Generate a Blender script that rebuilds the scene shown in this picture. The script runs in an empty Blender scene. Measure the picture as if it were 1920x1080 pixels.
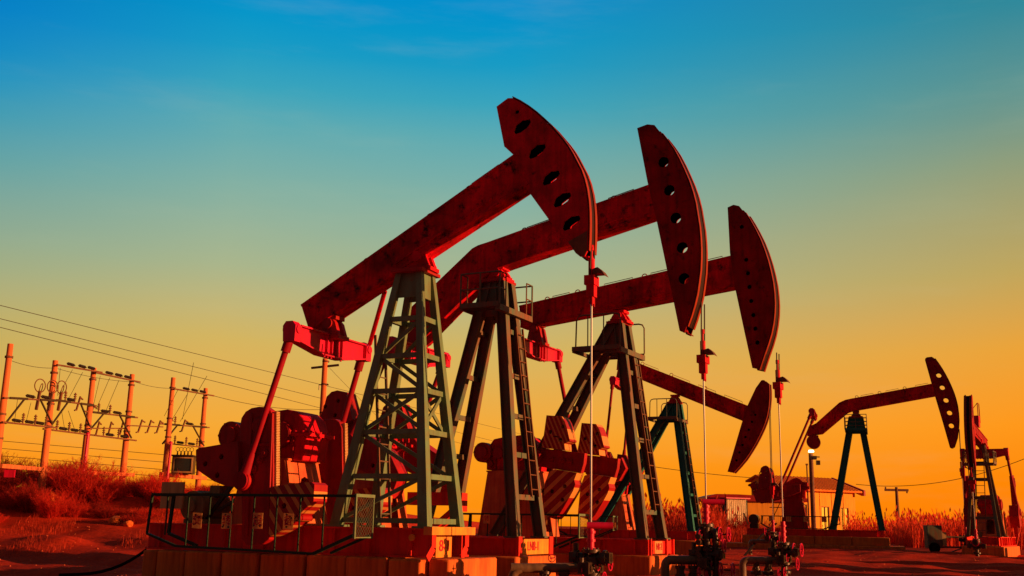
import bpy, bmesh, math, random
from mathutils import Vector, Matrix
from mathutils.geometry import tessellate_polygon
R = math.radians
C = bpy.context.scene.collection
SC = bpy.context.scene

# ------------------------------------------------------------------ camera
cam_d = bpy.data.cameras.new('camera'); cam = bpy.data.objects.new('camera', cam_d); C.objects.link(cam)
p, ro = R(12.5), R(1.1)
f_ = Vector((0, math.cos(p), math.sin(p))); u0 = Vector((0, -math.sin(p), math.cos(p))); r0 = Vector((1, 0, 0))
rr = r0*math.cos(ro) + u0*math.sin(ro); uu = u0*math.cos(ro) - r0*math.sin(ro)
m = Matrix((rr, uu, -f_)).transposed().to_4x4(); m.translation = Vector((0, 0, 1.1)); cam.matrix_world = m
cam_d.sensor_width = 36; cam_d.lens = 2005*36/1920; cam_d.clip_start = .1; cam_d.clip_end = 9000
SC.camera = cam

# ------------------------------------------------------------------ sky, sun, exposure
SUN_AZ, SUN_EL = R(107), R(7.2)          # azimuth clockwise from +Y
W = bpy.data.worlds.new("World"); SC.world = W; W.use_nodes = True
nt = W.node_tree; nt.nodes.clear()
def N(t, **k):
    n = nt.nodes.new(t)
    for a, v in k.items(): setattr(n, a, v)
    return n
def lin(c):
    return tuple(((x/255)/12.92 if x/255 <= .04045 else ((x/255+.055)/1.055)**2.4) for x in c) + (1,)
def ramp(stops):
    n = N('ShaderNodeValToRGB'); e = n.color_ramp.elements
    while len(e) > 1: e.remove(e[-1])
    e[0].position = stops[0][0]; e[0].color = lin(stops[0][1])
    for q, c in stops[1:]:
        k = e.new(q); k.color = lin(c)
    n.color_ramp.interpolation = 'B_SPLINE' if False else 'EASE' if False else 'LINEAR'
    return n
tc = N('ShaderNodeTexCoord'); sep = N('ShaderNodeSeparateXYZ'); nt.links.new(tc.outputs['Generated'], sep.inputs[0])
def pos(e): return (math.sin(R(e)) + .1)/.7     # elevation -> ramp position
mz = N('ShaderNodeMapRange'); mz.inputs[1].default_value = -.1; mz.inputs[2].default_value = .6; nt.links.new(sep.outputs[2], mz.inputs[0])
ns = N('ShaderNodeTexNoise'); ns.inputs['Scale'].default_value = 2.2; ns.inputs['Detail'].default_value = 5
mpp = N('ShaderNodeMapping'); mpp.inputs['Scale'].default_value = (1, 1, 5); nt.links.new(tc.outputs['Generated'], mpp.inputs[0]); nt.links.new(mpp.outputs[0], ns.inputs[0])
wob = N('ShaderNodeMath', operation='MULTIPLY_ADD'); wob.inputs[1].default_value = .03; nt.links.new(ns.outputs[0], wob.inputs[0])
sub = N('ShaderNodeMath', operation='SUBTRACT'); sub.inputs[1].default_value = .015; nt.links.new(mz.outputs[0], sub.inputs[0]); nt.links.new(sub.outputs[0], wob.inputs[2])
LOW = [(0, (45, 14, 4)), (pos(-1.5), (80, 26, 6))]
left = ramp(LOW + [(pos(0), (255, 138, 8)), (pos(2.9), (253, 148, 24)), (pos(4.7), (240, 165, 48)), (pos(8.0), (196, 173, 93)), (pos(11.7), (157, 171, 131)), (pos(16.8), (92, 160, 165)), (pos(19), (52, 152, 180)), (pos(20.8), (14, 143, 192)), (pos(22.4), (0, 134, 196)), (pos(24.3), (0, 124, 198)), (pos(35), (0, 80, 145)), (1, (0, 52, 105))])
mid = ramp(LOW + [(pos(0), (255, 140, 5)), (pos(3), (253, 155, 25)), (pos(4.9), (246, 168, 52)), (pos(9.2), (212, 180, 95)), (pos(13), (170, 181, 139)), (pos(17.1), (131, 176, 163)), (pos(20.4), (92, 170, 178)), (pos(22.3), (58, 164, 188)), (pos(24.2), (24, 155, 196)), (pos(25.8), (6, 150, 200)), (pos(27.6), (0, 143, 204)), (pos(35), (0, 96, 155)), (1, (0, 54, 105))])
right = ramp(LOW + [(pos(0), (255, 122, 0)), (pos(2.5), (255, 134, 0)), (pos(5.2), (255, 152, 24)), (pos(8.8), (235, 163, 56)), (pos(12.6), (193, 166, 92)), (pos(17.8), (143, 158, 124)), (pos(21.5), (92, 148, 145)), (pos(25.4), (48, 137, 155)), (pos(35), (4, 98, 140)), (1, (0, 54, 105))])
for n in (left, mid, right): nt.links.new(wob.outputs[0], n.inputs[0])
at2 = N('ShaderNodeMath', operation='ARCTAN2'); nt.links.new(sep.outputs[0], at2.inputs[0]); nt.links.new(sep.outputs[1], at2.inputs[1])
mr = N('ShaderNodeMapRange'); mr.inputs[1].default_value = -.52; mr.inputs[2].default_value = -.27; nt.links.new(at2.outputs[0], mr.inputs[0])
mr2 = N('ShaderNodeMapRange'); mr2.inputs[1].default_value = 0; mr2.inputs[2].default_value = .45; nt.links.new(at2.outputs[0], mr2.inputs[0])
mixa = N('ShaderNodeMixRGB'); nt.links.new(mr.outputs[0], mixa.inputs[0]); nt.links.new(left.outputs[0], mixa.inputs[1]); nt.links.new(mid.outputs[0], mixa.inputs[2])
mix = N('ShaderNodeMixRGB'); nt.links.new(mr2.outputs[0], mix.inputs[0]); nt.links.new(mixa.outputs[0], mix.inputs[1]); nt.links.new(right.outputs[0], mix.inputs[2])
# thin high streaks of cirrus
mp3 = N('ShaderNodeMapping'); mp3.inputs['Rotation'].default_value = (0, R(28), 0); mp3.inputs['Scale'].default_value = (1.1, 1.1, 7); nt.links.new(tc.outputs['Generated'], mp3.inputs[0])
n3 = N('ShaderNodeTexNoise'); n3.inputs['Scale'].default_value = 2.6; n3.inputs['Detail'].default_value = 7; n3.inputs['Roughness'].default_value = .6; nt.links.new(mp3.outputs[0], n3.inputs[0])
c3 = N('ShaderNodeMapRange', interpolation_type='SMOOTHSTEP'); c3.inputs[1].default_value = .5; c3.inputs[2].default_value = .8; c3.inputs[3].default_value = 0; c3.inputs[4].default_value = .11; nt.links.new(n3.outputs[0], c3.inputs[0])
cl = N('ShaderNodeMixRGB'); cl.inputs[2].default_value = lin((190, 196, 160)); nt.links.new(c3.outputs[0], cl.inputs[0]); nt.links.new(mix.outputs[0], cl.inputs[1]); mix = cl
# the sky opposite the sunset (behind the camera) is already dusky
bk = N('ShaderNodeMapRange', interpolation_type='SMOOTHSTEP'); bk.inputs[1].default_value = -.65; bk.inputs[2].default_value = .25; bk.inputs[3].default_value = 0; bk.inputs[4].default_value = 1.0
nt.links.new(sep.outputs[1], bk.inputs[0])
dk = N('ShaderNodeMixRGB'); dk.inputs[1].default_value = (.060, .060, .064, 1)   # dusk sky
# and it darkens towards the zenith and far round to the left, away from the low sun
zd = N('ShaderNodeMapRange', interpolation_type='SMOOTHSTEP'); zd.inputs[1].default_value = .48; zd.inputs[2].default_value = .8; zd.inputs[3].default_value = 1; zd.inputs[4].default_value = .1
nt.links.new(sep.outputs[2], zd.inputs[0])
ld = N('ShaderNodeMapRange', interpolation_type='SMOOTHSTEP'); ld.inputs[1].default_value = -1.2; ld.inputs[2].default_value = -.52; ld.inputs[3].default_value = .1; ld.inputs[4].default_value = 1
nt.links.new(at2.outputs[0], ld.inputs[0])
k1 = N('ShaderNodeMath', operation='MULTIPLY'); nt.links.new(bk.outputs[0], k1.inputs[0]); nt.links.new(zd.outputs[0], k1.inputs[1])
k2 = N('ShaderNodeMath', operation='MULTIPLY'); nt.links.new(k1.outputs[0], k2.inputs[0]); nt.links.new(ld.outputs[0], k2.inputs[1])
nt.links.new(mix.outputs[0], dk.inputs[2]); nt.links.new(k2.outputs[0], dk.inputs[0])
sky = N('ShaderNodeTexSky', sky_type='NISHITA'); sky.sun_disc = False; sky.sun_elevation = SUN_EL; sky.sun_rotation = SUN_AZ
bg = N('ShaderNodeBackground'); bg.inputs[1].default_value = .7071; nt.links.new(dk.outputs[0], bg.inputs[0])
bg2 = N('ShaderNodeBackground'); bg2.inputs[1].default_value = .0006; nt.links.new(sky.outputs[0], bg2.inputs[0])
add = N('ShaderNodeAddShader'); nt.links.new(bg.outputs[0], add.inputs[0]); nt.links.new(bg2.outputs[0], add.inputs[1])
out = N('ShaderNodeOutputWorld'); nt.links.new(add.outputs[0], out.inputs[0])
sd = bpy.data.lights.new('sun', 'SUN'); sd.energy = 5.0; sd.angle = R(.5); sd.color = (1, .40, .15)
so = bpy.data.objects.new('sun', sd); C.objects.link(so)
so.rotation_euler = Vector((math.sin(SUN_AZ)*math.cos(SUN_EL), math.cos(SUN_AZ)*math.cos(SUN_EL), math.sin(SUN_EL))).to_track_quat('Z', 'Y').to_euler()
vs = SC.view_settings; vs.view_transform = 'Standard'; vs.look = 'None'; vs.exposure = .5; vs.gamma = 1; vs.use_curve_mapping = False
SC.cycles.max_bounces = 6; SC.cycles.diffuse_bounces = 3

# ------------------------------------------------------------------ materials
def mat(name, base, dirt=None, amt=.5, scale=3.0, rough=.6, bump=.15, spec=.3, metal=0, stretch=(1, 1, 1), spots=None, spot_amt=.62, runs=.45):
    mt = bpy.data.materials.new(name); mt.use_nodes = True
    t = mt.node_tree; b = t.nodes['Principled BSDF']; L = t.links.new
    tc = t.nodes.new('ShaderNodeTexCoord'); mp = t.nodes.new('ShaderNodeMapping'); mp.inputs['Scale'].default_value = stretch
    L(tc.outputs['Object'], mp.inputs[0])
    nz = t.nodes.new('ShaderNodeTexNoise'); nz.inputs['Scale'].default_value = scale; nz.inputs['Detail'].default_value = 8; nz.inputs['Roughness'].default_value = .65
    L(mp.outputs[0], nz.inputs[0])
    rp = t.nodes.new('ShaderNodeValToRGB'); rp.color_ramp.elements[0].position = .35; rp.color_ramp.elements[1].position = .68
    L(nz.outputs[0], rp.inputs[0])
    mm = t.nodes.new('ShaderNodeMath'); mm.operation = 'MULTIPLY'; mm.inputs[1].default_value = amt; L(rp.outputs[0], mm.inputs[0])
    mx = t.nodes.new('ShaderNodeMixRGB'); mx.inputs[1].default_value = (*base, 1); mx.inputs[2].default_value = (*(dirt or [c*.5 for c in base]), 1)
    L(mm.outputs[0], mx.inputs[0]); col = mx.outputs[0]
    if spots:
        n2 = t.nodes.new('ShaderNodeTexNoise'); n2.inputs['Scale'].default_value = scale*3.1; n2.inputs['Detail'].default_value = 9; n2.inputs['Roughness'].default_value = .7
        L(tc.outputs['Object'], n2.inputs[0])
        r2 = t.nodes.new('ShaderNodeValToRGB'); r2.color_ramp.elements[0].position = spot_amt; r2.color_ramp.elements[1].position = spot_amt + .13
        L(n2.outputs[0], r2.inputs[0])
        m2 = t.nodes.new('ShaderNodeMixRGB'); L(r2.outputs[0], m2.inputs[0]); L(col, m2.inputs[1]); m2.inputs[2].default_value = (*spots, 1); col = m2.outputs[0]
    if runs:
        m3 = t.nodes.new('ShaderNodeMapping'); m3.inputs['Scale'].default_value = (7, 7, .55); L(tc.outputs['Object'], m3.inputs[0])
        n4 = t.nodes.new('ShaderNodeTexNoise'); n4.inputs['Scale'].default_value = 1.6; n4.inputs['Detail'].default_value = 6; L(m3.outputs[0], n4.inputs[0])
        r4 = t.nodes.new('ShaderNodeMapRange'); r4.inputs[1].default_value = .45; r4.inputs[2].default_value = .72; r4.inputs[3].default_value = 0; r4.inputs[4].default_value = runs; L(n4.outputs[0], r4.inputs[0])
        m4 = t.nodes.new('ShaderNodeMixRGB'); L(r4.outputs[0], m4.inputs[0]); L(col, m4.inputs[1]); m4.inputs[2].default_value = (*[c*.38 + .004 for c in (dirt or base)], 1); col = m4.outputs[0]
    L(col, b.inputs['Base Color'])
    b.inputs['Roughness'].default_value = rough; b.inputs['Specular IOR Level'].default_value = spec; b.inputs['Metallic'].default_value = metal
    if bump:
        bp = t.nodes.new('ShaderNodeBump'); bp.inputs['Strength'].default_value = bump; bp.inputs['Distance'].default_value = .02
        L(nz.outputs[0], bp.inputs['Height']); L(bp.outputs[0], b.inputs['Normal'])
    return mt
def striped(name, a, c, k, width, slope):
    mt = mat(name, a, rough=.55); t = mt.node_tree; b = t.nodes['Principled BSDF']; L = t.links.new
    tc = t.nodes.new('ShaderNodeTexCoord'); sp = t.nodes.new('ShaderNodeSeparateXYZ'); L(tc.outputs['Object'], sp.inputs[0])
    ma = t.nodes.new('ShaderNodeMath'); ma.operation = 'MULTIPLY_ADD'; ma.inputs[1].default_value = slope; L(sp.outputs[0], ma.inputs[0]); L(sp.outputs[2], ma.inputs[2])
    mk = t.nodes.new('ShaderNodeMath'); mk.operation = 'MULTIPLY'; mk.inputs[1].default_value = k; L(ma.outputs[0], mk.inputs[0])
    fr = t.nodes.new('ShaderNodeMath'); fr.operation = 'FRACT'; L(mk.outputs[0], fr.inputs[0])
    lt = t.nodes.new('ShaderNodeMath'); lt.operation = 'LESS_THAN'; lt.inputs[1].default_value = width; L(fr.outputs[0], lt.inputs[0])
    old = b.inputs['Base Color'].links[0].from_socket
    mx = t.nodes.new('ShaderNodeMixRGB'); L(lt.outputs[0], mx.inputs[0]); L(old, mx.inputs[1]); mx.inputs[2].default_value = (*c, 1); L(mx.outputs[0], b.inputs['Base Color'])
    return mt
M = dict(
 red=mat('red_paint', (.80, .0022, .020), (.30, .004, .006), .9, 2.2, .65, spec=.15, spots=(.05, .006, .004), spot_amt=.60),
 beam_red=mat('weathered_red_paint', (.95, .0022, .016), (.16, .004, .004), .95, 1.3, .7, spec=.15, spots=(.015, .003, .002), spot_amt=.53),
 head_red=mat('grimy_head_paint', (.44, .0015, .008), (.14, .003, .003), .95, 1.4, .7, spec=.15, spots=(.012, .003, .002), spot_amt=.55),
 rim=mat('worn_rim_steel', (.34, .030, .006), (.20, .02, .005), .6, 3, .6, spec=.15),
 pitman_red=mat('pitman_red_paint', (.34, .003, .016), (.20, .004, .006), .7, 2.5, .6, spec=.15),
 grease=mat('greasy_cable_track', (.03, .008, .004), (.015, .005, .003), .5, 4, .6, spec=.15),
 bright_red=mat('bright_red_paint', (.66, .004, .055), (.42, .006, .025), .5, 3, .45),
 dark_red=mat('dark_red_paint', (.46, .004, .005), (.24, .005, .004), .8, 2, .6, spots=(.03, .006, .004), spot_amt=.64),
 frame_red=mat('frame_red_paint', (.84, .020, .006), (.52, .012, .005), .7, 2, .6, spots=(.08, .02, .008), spot_amt=.66),
 green=mat('green_paint', (.13, .26, .13), (.18, .16, .055), .7, 4, .55, spots=(.24, .10, .03), spot_amt=.60),
 dark_green=mat('rusty_green_paint', (.07, .15, .09), (.25, .055, .018), .9, 3, .65, stretch=(1, 1, .4)),
 teal=mat('teal_paint', (.018, .17, .13), (.016, .10, .07), .7, 3, .6),
 rail_green=mat('railing_green_paint', (.012, .045, .018), (.012, .025, .01), .6, 5, .6),
 cream=mat('cream_paint', (.62, .38, .14), (.45, .20, .06), .6, 3, .6),
 sign_cream=mat('sign_cream_paint', (.95, .62, .24), (.80, .45, .14), .6, 9, .6, bump=0, runs=.2),
 plate_yellow=mat('yellow_plate_paint', (.90, .36, .02), (.75, .12, .03), .6, 4, .6),
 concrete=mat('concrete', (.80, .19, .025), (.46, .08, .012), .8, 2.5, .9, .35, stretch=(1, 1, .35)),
 steel=mat('polished_steel', (.8, .8, .8), (.6, .55, .5), .3, 6, .22, 0, .5, 1.0),
 dark_steel=mat('oily_dark_steel', (.035, .02, .012), (.10, .05, .02), .6, 8, .4, .3, .5, .3),
 rust=mat('rusty_steel', (.22, .08, .03), (.09, .03, .012), .7, 7, .7, .3),
 insul=mat('brown_pipe_wrap', (.20, .11, .05), (.08, .04, .02), .7, 6, .5, .5),
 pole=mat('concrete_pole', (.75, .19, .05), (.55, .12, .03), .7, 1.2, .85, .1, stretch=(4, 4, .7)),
 black=mat('black_rubber_and_hole_shade', (.012, .006, .004), (.02, .008, .004), .5, 5, .9, .15, .05),  # rubber, and also the painted shade inside the horse heads
 cable=mat('dark_cable', (.05, .03, .015), None, .5, 5, .6, 0),
 white_paint=mat('white_mark_paint', (.7, .62, .45), None, .3, 8, .6, 0),
 red_ink=mat('red_lettering', (.62, .01, .03), (.45, .02, .02), .5, 20, .6, 0),
 ink=mat('peeled_dark_patch', (.06, .045, .03), (.10, .06, .03), .5, 20, .8, 0),
 stripe=striped('striped_counterweight_paint', (.40, .005, .005), (.62, .24, .05), 3.6, .42, 1.25),
 stripe_up=striped('striped_counterweight_paint_b', (.40, .005, .005), (.60, .24, .05), 3.9, .42, 2.2),
 stripe_down=striped('striped_counterweight_paint_c', (.40, .005, .005), (.66, .27, .05), 3.2, .42, -.85),
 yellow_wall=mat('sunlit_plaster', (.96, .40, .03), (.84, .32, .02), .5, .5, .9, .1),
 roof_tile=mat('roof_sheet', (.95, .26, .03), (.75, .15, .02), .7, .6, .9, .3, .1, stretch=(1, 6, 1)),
 opening_glow=mat('yellow_opening_glow', (.95, .85, .04), (.9, .7, .03), .4, 1, .6, 0),  # yellow base colour stands in for the bright glow of the openings
 shed_green=mat('green_sheet_metal', (.03, .12, .09), (.02, .08, .06), .5, 2, .6),
 shed_cream=mat('cream_sheet_metal', (.75, .62, .36), (.55, .40, .2), .5, 2, .6, stretch=(4, 4, .3)),
 grey_box=mat('grey_cabinet_paint', (.34, .22, .10), (.22, .12, .05), .6, 3, .8, .15, .1),
 glass_dark=mat('dark_panel', (.02, .03, .025), None, .3, 3, .25, 0, .5),
 twig=mat('dry_red_twigs', (.56, .030, .013), (.38, .020, .009), .8, 1.2, .85, 0),
 straw=mat('dry_reed_straw', (.64, .058, .016), (.46, .036, .012), .8, .9, .85, 0),
)
t = M['sign_cream'].node_tree; b = t.nodes['Principled BSDF']; tl = t.nodes.new('ShaderNodeBsdfTranslucent'); mx = t.nodes.new('ShaderNodeMixShader'); mx.inputs[0].default_value = .6   # thin plastic boards let the low sun through
t.links.new(b.inputs['Base Color'].links[0].from_socket, tl.inputs[0]); t.links.new(b.outputs[0], mx.inputs[1]); t.links.new(tl.outputs[0], mx.inputs[2]); t.links.new(mx.outputs[0], t.nodes['Material Output'].inputs[0])
for k in ('twig', 'straw'):
    t = M[k].node_tree; b = t.nodes['Principled BSDF']; src = b.inputs['Base Color'].links[0].from_socket
    ge = t.nodes.new('ShaderNodeNewGeometry'); oi = t.nodes.new('ShaderNodeObjectInfo'); hs_ = t.nodes.new('ShaderNodeHueSaturation'); ad = t.nodes.new('ShaderNodeMath'); ad.operation = 'MULTIPLY_ADD'; ad.inputs[1].default_value = .8
    ob = t.nodes.new('ShaderNodeMath'); ob.operation = 'MULTIPLY_ADD'; ob.inputs[1].default_value = .9; ob.inputs[2].default_value = .25; t.links.new(oi.outputs['Random'], ob.inputs[0])
    t.links.new(ge.outputs['Random Per Island'], ad.inputs[0]); t.links.new(ob.outputs[0], ad.inputs[2]); t.links.new(ad.outputs[0], hs_.inputs['Value']); t.links.new(src, hs_.inputs['Color']); t.links.new(hs_.outputs[0], b.inputs['Base Color'])
    tl = t.nodes.new('ShaderNodeBsdfTranslucent'); mx = t.nodes.new('ShaderNodeMixShader'); mx.inputs[0].default_value = .45
    t.links.new(b.inputs['Base Color'].links[0].from_socket, tl.inputs[0]); t.links.new(b.outputs[0], mx.inputs[1]); t.links.new(tl.outputs[0], mx.inputs[2])
    t.links.new(mx.outputs[0], t.nodes['Material Output'].inputs[0])
# ------------------------------------------------------------------ mesh helpers
class MB:
    def __init__(s): s.v = []; s.f = []
    def add(s, v, f):
        o = len(s.v); s.v += [tuple(x) for x in v]; s.f += [tuple(i+o for i in q) for q in f]; return s
    def box(s, x0, x1, y0, y1, z0, z1):
        return s.add([(x, y, z) for z in (z0, z1) for y in (y0, y1) for x in (x0, x1)], [(0, 2, 3, 1), (4, 5, 7, 6), (0, 1, 5, 4), (2, 6, 7, 3), (0, 4, 6, 2), (1, 3, 7, 5)])
    def bar(s, a, b, w, h, up=(0, 0, 1), w2=None, h2=None):
        a, b = Vector(a), Vector(b); d = (b-a).normalized(); up = Vector(up)
        if abs(d.dot(up)) > .98: up = Vector((1, 0, 0))
        sx = d.cross(up).normalized(); sy = sx.cross(d); v = []
        for q, ww, hh in ((a, w, h), (b, w2 or w, h2 or h)):
            for i, j in ((-1, -1), (1, -1), (1, 1), (-1, 1)): v.append(q + sx*(i*ww/2) + sy*(j*hh/2))
        return s.add(v, [(0, 3, 2, 1), (4, 5, 6, 7), (0, 1, 5, 4), (1, 2, 6, 5), (2, 3, 7, 6), (3, 0, 4, 7)])
    def cyl(s, a, b, r, r2=None, n=14, cap=True):
        a, b = Vector(a), Vector(b); d = (b-a).normalized(); r2 = r if r2 is None else r2
        sx = d.orthogonal().normalized(); sy = d.cross(sx); v = []
        for q, k in ((a, r), (b, r2)):
            for i in range(n):
                t = 2*math.pi*i/n; v.append(q + sx*(k*math.cos(t)) + sy*(k*math.sin(t)))
        f = [(i, (i+1) % n, n+(i+1) % n, n+i) for i in range(n)]
        if cap: f += [tuple(range(n-1, -1, -1)), tuple(range(n, 2*n))]
        return s.add(v, f)
    def tube(s, pts, r, n=8):
        pts = [Vector(q) for q in pts]; v = []; f = []; prev = None
        for i, q in enumerate(pts):
            d = (pts[min(i+1, len(pts)-1)] - pts[max(i-1, 0)]).normalized()
            sx = d.orthogonal().normalized() if prev is None else (prev - d*prev.dot(d)).normalized()
            prev = sx; sy = d.cross(sx)
            for k in range(n):
                t = 2*math.pi*k/n; v.append(q + sx*(r*math.cos(t)) + sy*(r*math.sin(t)))
        for i in range(len(pts)-1):
            for k in range(n): f.append((i*n+k, i*n+(k+1) % n, (i+1)*n+(k+1) % n, (i+1)*n+k))
        f += [tuple(range(n-1, -1, -1)), tuple(range((len(pts)-1)*n, len(pts)*n))]
        return s.add(v, f)
    def ring(s, c, nrm, Rr, r, n=20, k=6):
        c = Vector(c); d = Vector(nrm).normalized(); sx = d.orthogonal().normalized(); sy = d.cross(sx); v = []; f = []
        for i in range(n):
            t = 2*math.pi*i/n; e = sx*math.cos(t) + sy*math.sin(t)
            for j in range(k):
                a = 2*math.pi*j/k; v.append(c + e*(Rr + r*math.cos(a)) + d*(r*math.sin(a)))
        for i in range(n):
            for j in range(k): f.append((i*k+j, ((i+1) % n)*k+j, ((i+1) % n)*k+(j+1) % k, i*k+(j+1) % k))
        return s.add(v, f)
    def plate(s, poly, y0, y1, holes=(), o=(0, 0, 0), ux=(1, 0, 0), uz=(0, 0, 1), uy=(0, 1, 0)):
        """a 2-D outline with holes in the (ux, uz) plane given a thickness along uy"""
        loops = [list(poly)] + [list(h) for h in holes]
        flat = [q for l in loops for q in l]
        tri = tessellate_polygon([[Vector((a, b, 0)) for a, b in l] for l in loops])
        o, ux, uz, uy = Vector(o), Vector(ux), Vector(uz), Vector(uy); n = len(flat)
        v = [o + ux*a + uz*b + uy*y for y in (y0, y1) for a, b in flat]
        f = [tuple(t) for t in tri] + [tuple(i+n for i in reversed(t)) for t in tri]
        k = 0
        for l in loops:
            for i in range(len(l)): a, b = k+i, k+(i+1) % len(l); f.append((a, b, b+n, a+n))
            k += len(l)
        return s.add(v, f)
    def build(s, name, mt, parent=None, smooth=True, bevel=0):
        me = bpy.data.meshes.new(name); me.from_pydata(s.v, [], s.f)
        bm = bmesh.new(); bm.from_mesh(me); bmesh.ops.recalc_face_normals(bm, faces=bm.faces); bm.to_mesh(me); bm.free()
        me.materials.append(M[mt] if isinstance(mt, str) else mt)
        if smooth:
            me.polygons.foreach_set('use_smooth', [True]*len(me.polygons)); me.set_sharp_from_angle(angle=.55)
        o = bpy.data.objects.new(name, me); C.objects.link(o); o.parent = parent
        if bevel:
            b = o.modifiers.new('bevel', 'BEVEL'); b.width = bevel; b.segments = 2; b.limit_method = 'ANGLE'
        return o
def tag(o, label=None, cat=None, group=None, kind=None):
    for k, v in (('label', label), ('category', cat), ('group', group), ('kind', kind)):
        if v: o[k] = v
    return o
def empty(name, loc, rz=0, label=None, cat=None, group=None):
    o = bpy.data.objects.new(name, None); o.empty_display_size = .3; C.objects.link(o); o.location = loc; o.rotation_euler = (0, 0, rz)
    return tag(o, label, cat, group)
def copy_tree(o, parent=None):
    c = o.copy(); C.objects.link(c); c.parent = parent
    for ch in list(o.children): copy_tree(ch, c)
    return c
def text(body, size, mt, parent, o, ux, uz, name='lettering', sx=1.0, depth=.004):
    """raised letters centred on o in the (ux, uz) plane"""
    cu = bpy.data.curves.new('t', 'FONT'); cu.body = body; cu.size = size; cu.align_x = 'CENTER'; cu.align_y = 'CENTER'; cu.extrude = depth
    t = bpy.data.objects.new('t', cu); C.objects.link(t)
    dg = bpy.context.evaluated_depsgraph_get(); me = bpy.data.meshes.new_from_object(t.evaluated_get(dg)); bpy.data.objects.remove(t)
    ux, uz, o = Vector(ux), Vector(uz), Vector(o); nn = ux.cross(uz)
    for v in me.vertices: v.co = o + ux*(v.co.x*sx) + uz*v.co.y + nn*v.co.z
    me.materials.clear(); me.materials.append(M[mt]); ob = bpy.data.objects.new(name, me); C.objects.link(ob); ob.parent = parent
    return ob
def circ(cx, cz, rx, rz=None, n=18, tilt=0):
    rz = rz or rx; ct, st = math.cos(tilt), math.sin(tilt); r = []
    for i in range(n):
        a = rx*math.cos(2*math.pi*i/n); b = rz*math.sin(2*math.pi*i/n); r.append((cx + a*ct - b*st, cz + a*st + b*ct))
    return r
def lerp(a, b, t): return a + (b-a)*t
def smooth(t): t = max(0, min(1, t)); return t*t*(3-2*t)

# ------------------------------------------------------------------ ground
def ground_z(x, y):
    b = 2.15*smooth((y-32.5)/14)*smooth((-x-5.5)/7)
    b += .25*smooth((y-36)/14)*(1-smooth((-x-5.5)/7))
    b -= .40*smooth((-x-6.2)/5.5)*(1-smooth((y-27)/8))*smooth((y-8)/8)     # the yard falls away to the left, shaped to dim the low sun there
    k = x-.5*y     # unseen earth bank added beyond the right edge to throw shadow bands
    if k > 1 and y < 44: b += (1.5+.5*math.sin(y*1.7+1)+.6*math.sin(y*.83))*smooth((k-1.5)/3)*(1-smooth((k-9)/4))*smooth((y-12)/3)*(1-smooth((y-36)/6))*smooth((math.sin(y*1.05+.6)+.75)/.5)
    n = .05*math.sin(x*1.3+y*.4)*math.sin(y*.9-x*.5) + .03*math.sin(x*3.1+1)*math.sin(y*2.7) + .10*math.sin(x*.35+2)*math.sin(y*.27+1)*smooth((y-24)/8)
    if x < -3:      # low ridges added on the left, shaped to catch the sun in streaks
        q = y + .55*x + .8*math.sin(x*.7)
        n += .25*max(0, math.sin(q*.95))**3*smooth((-x-3)/3)*smooth((y-17)/4)*(.6+.4*math.sin(x*1.9+y))
    if x < -4: n += .06*math.sin(x*.9+y*1.7)*smooth((-x-4)/5)*smooth((y-20)/6)
    for yc, sl, ph in ((23.5, .10, 0), (25.2, .10, .3), (31, -.06, 1), (32.7, -.06, 1.3), (38.5, .03, 2), (40.3, .03, 2.3)):     # wheel ruts across the yard
        d = y - yc - sl*(x-8) - .5*math.sin(x*.11+ph)
        if x > 2 and abs(d) < 1.2: n += (-.085*math.exp(-(d/.28)**2) + .06*math.exp(-((abs(d)-.55)/.22)**2))*smooth((x-2)/3)
    return b + n*smooth((y-5)/10)*(1-smooth((y-110)/60)) - .03
xs = [-4000, -1500, -600, -300, -160, -100, -70, -52] + [-44 + i*.45 for i in range(200)] + [52, 64, 80, 110, 170, 300, 600, 1500, 4000]
ys = [-1500, -300, -60, -15, 0, 6] + [10 + i*.26 for i in range(150)] + [49.2 + i*.55 for i in range(42)] + [74, 79, 85, 92, 100, 112, 130, 160, 220, 350, 700, 1600, 4000, 8000]
rg = random.Random(5)
gv = [(x, y, ground_z(x, y) + (rg.uniform(-.022, .022) if -44 < x < 46 and 10 < y < 72 else 0)) for y in ys for x in xs]
nx = len(xs)
gf = [(j*nx+i, j*nx+i+1, (j+1)*nx+i+1, (j+1)*nx+i) for j in range(len(ys)-1) for i in range(nx-1)]
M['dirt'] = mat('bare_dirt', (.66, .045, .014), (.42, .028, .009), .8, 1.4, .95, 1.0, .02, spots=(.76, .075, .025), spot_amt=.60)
tag(MB().add(gv, gf).build('ground', 'dirt'), kind='structure')

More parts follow.
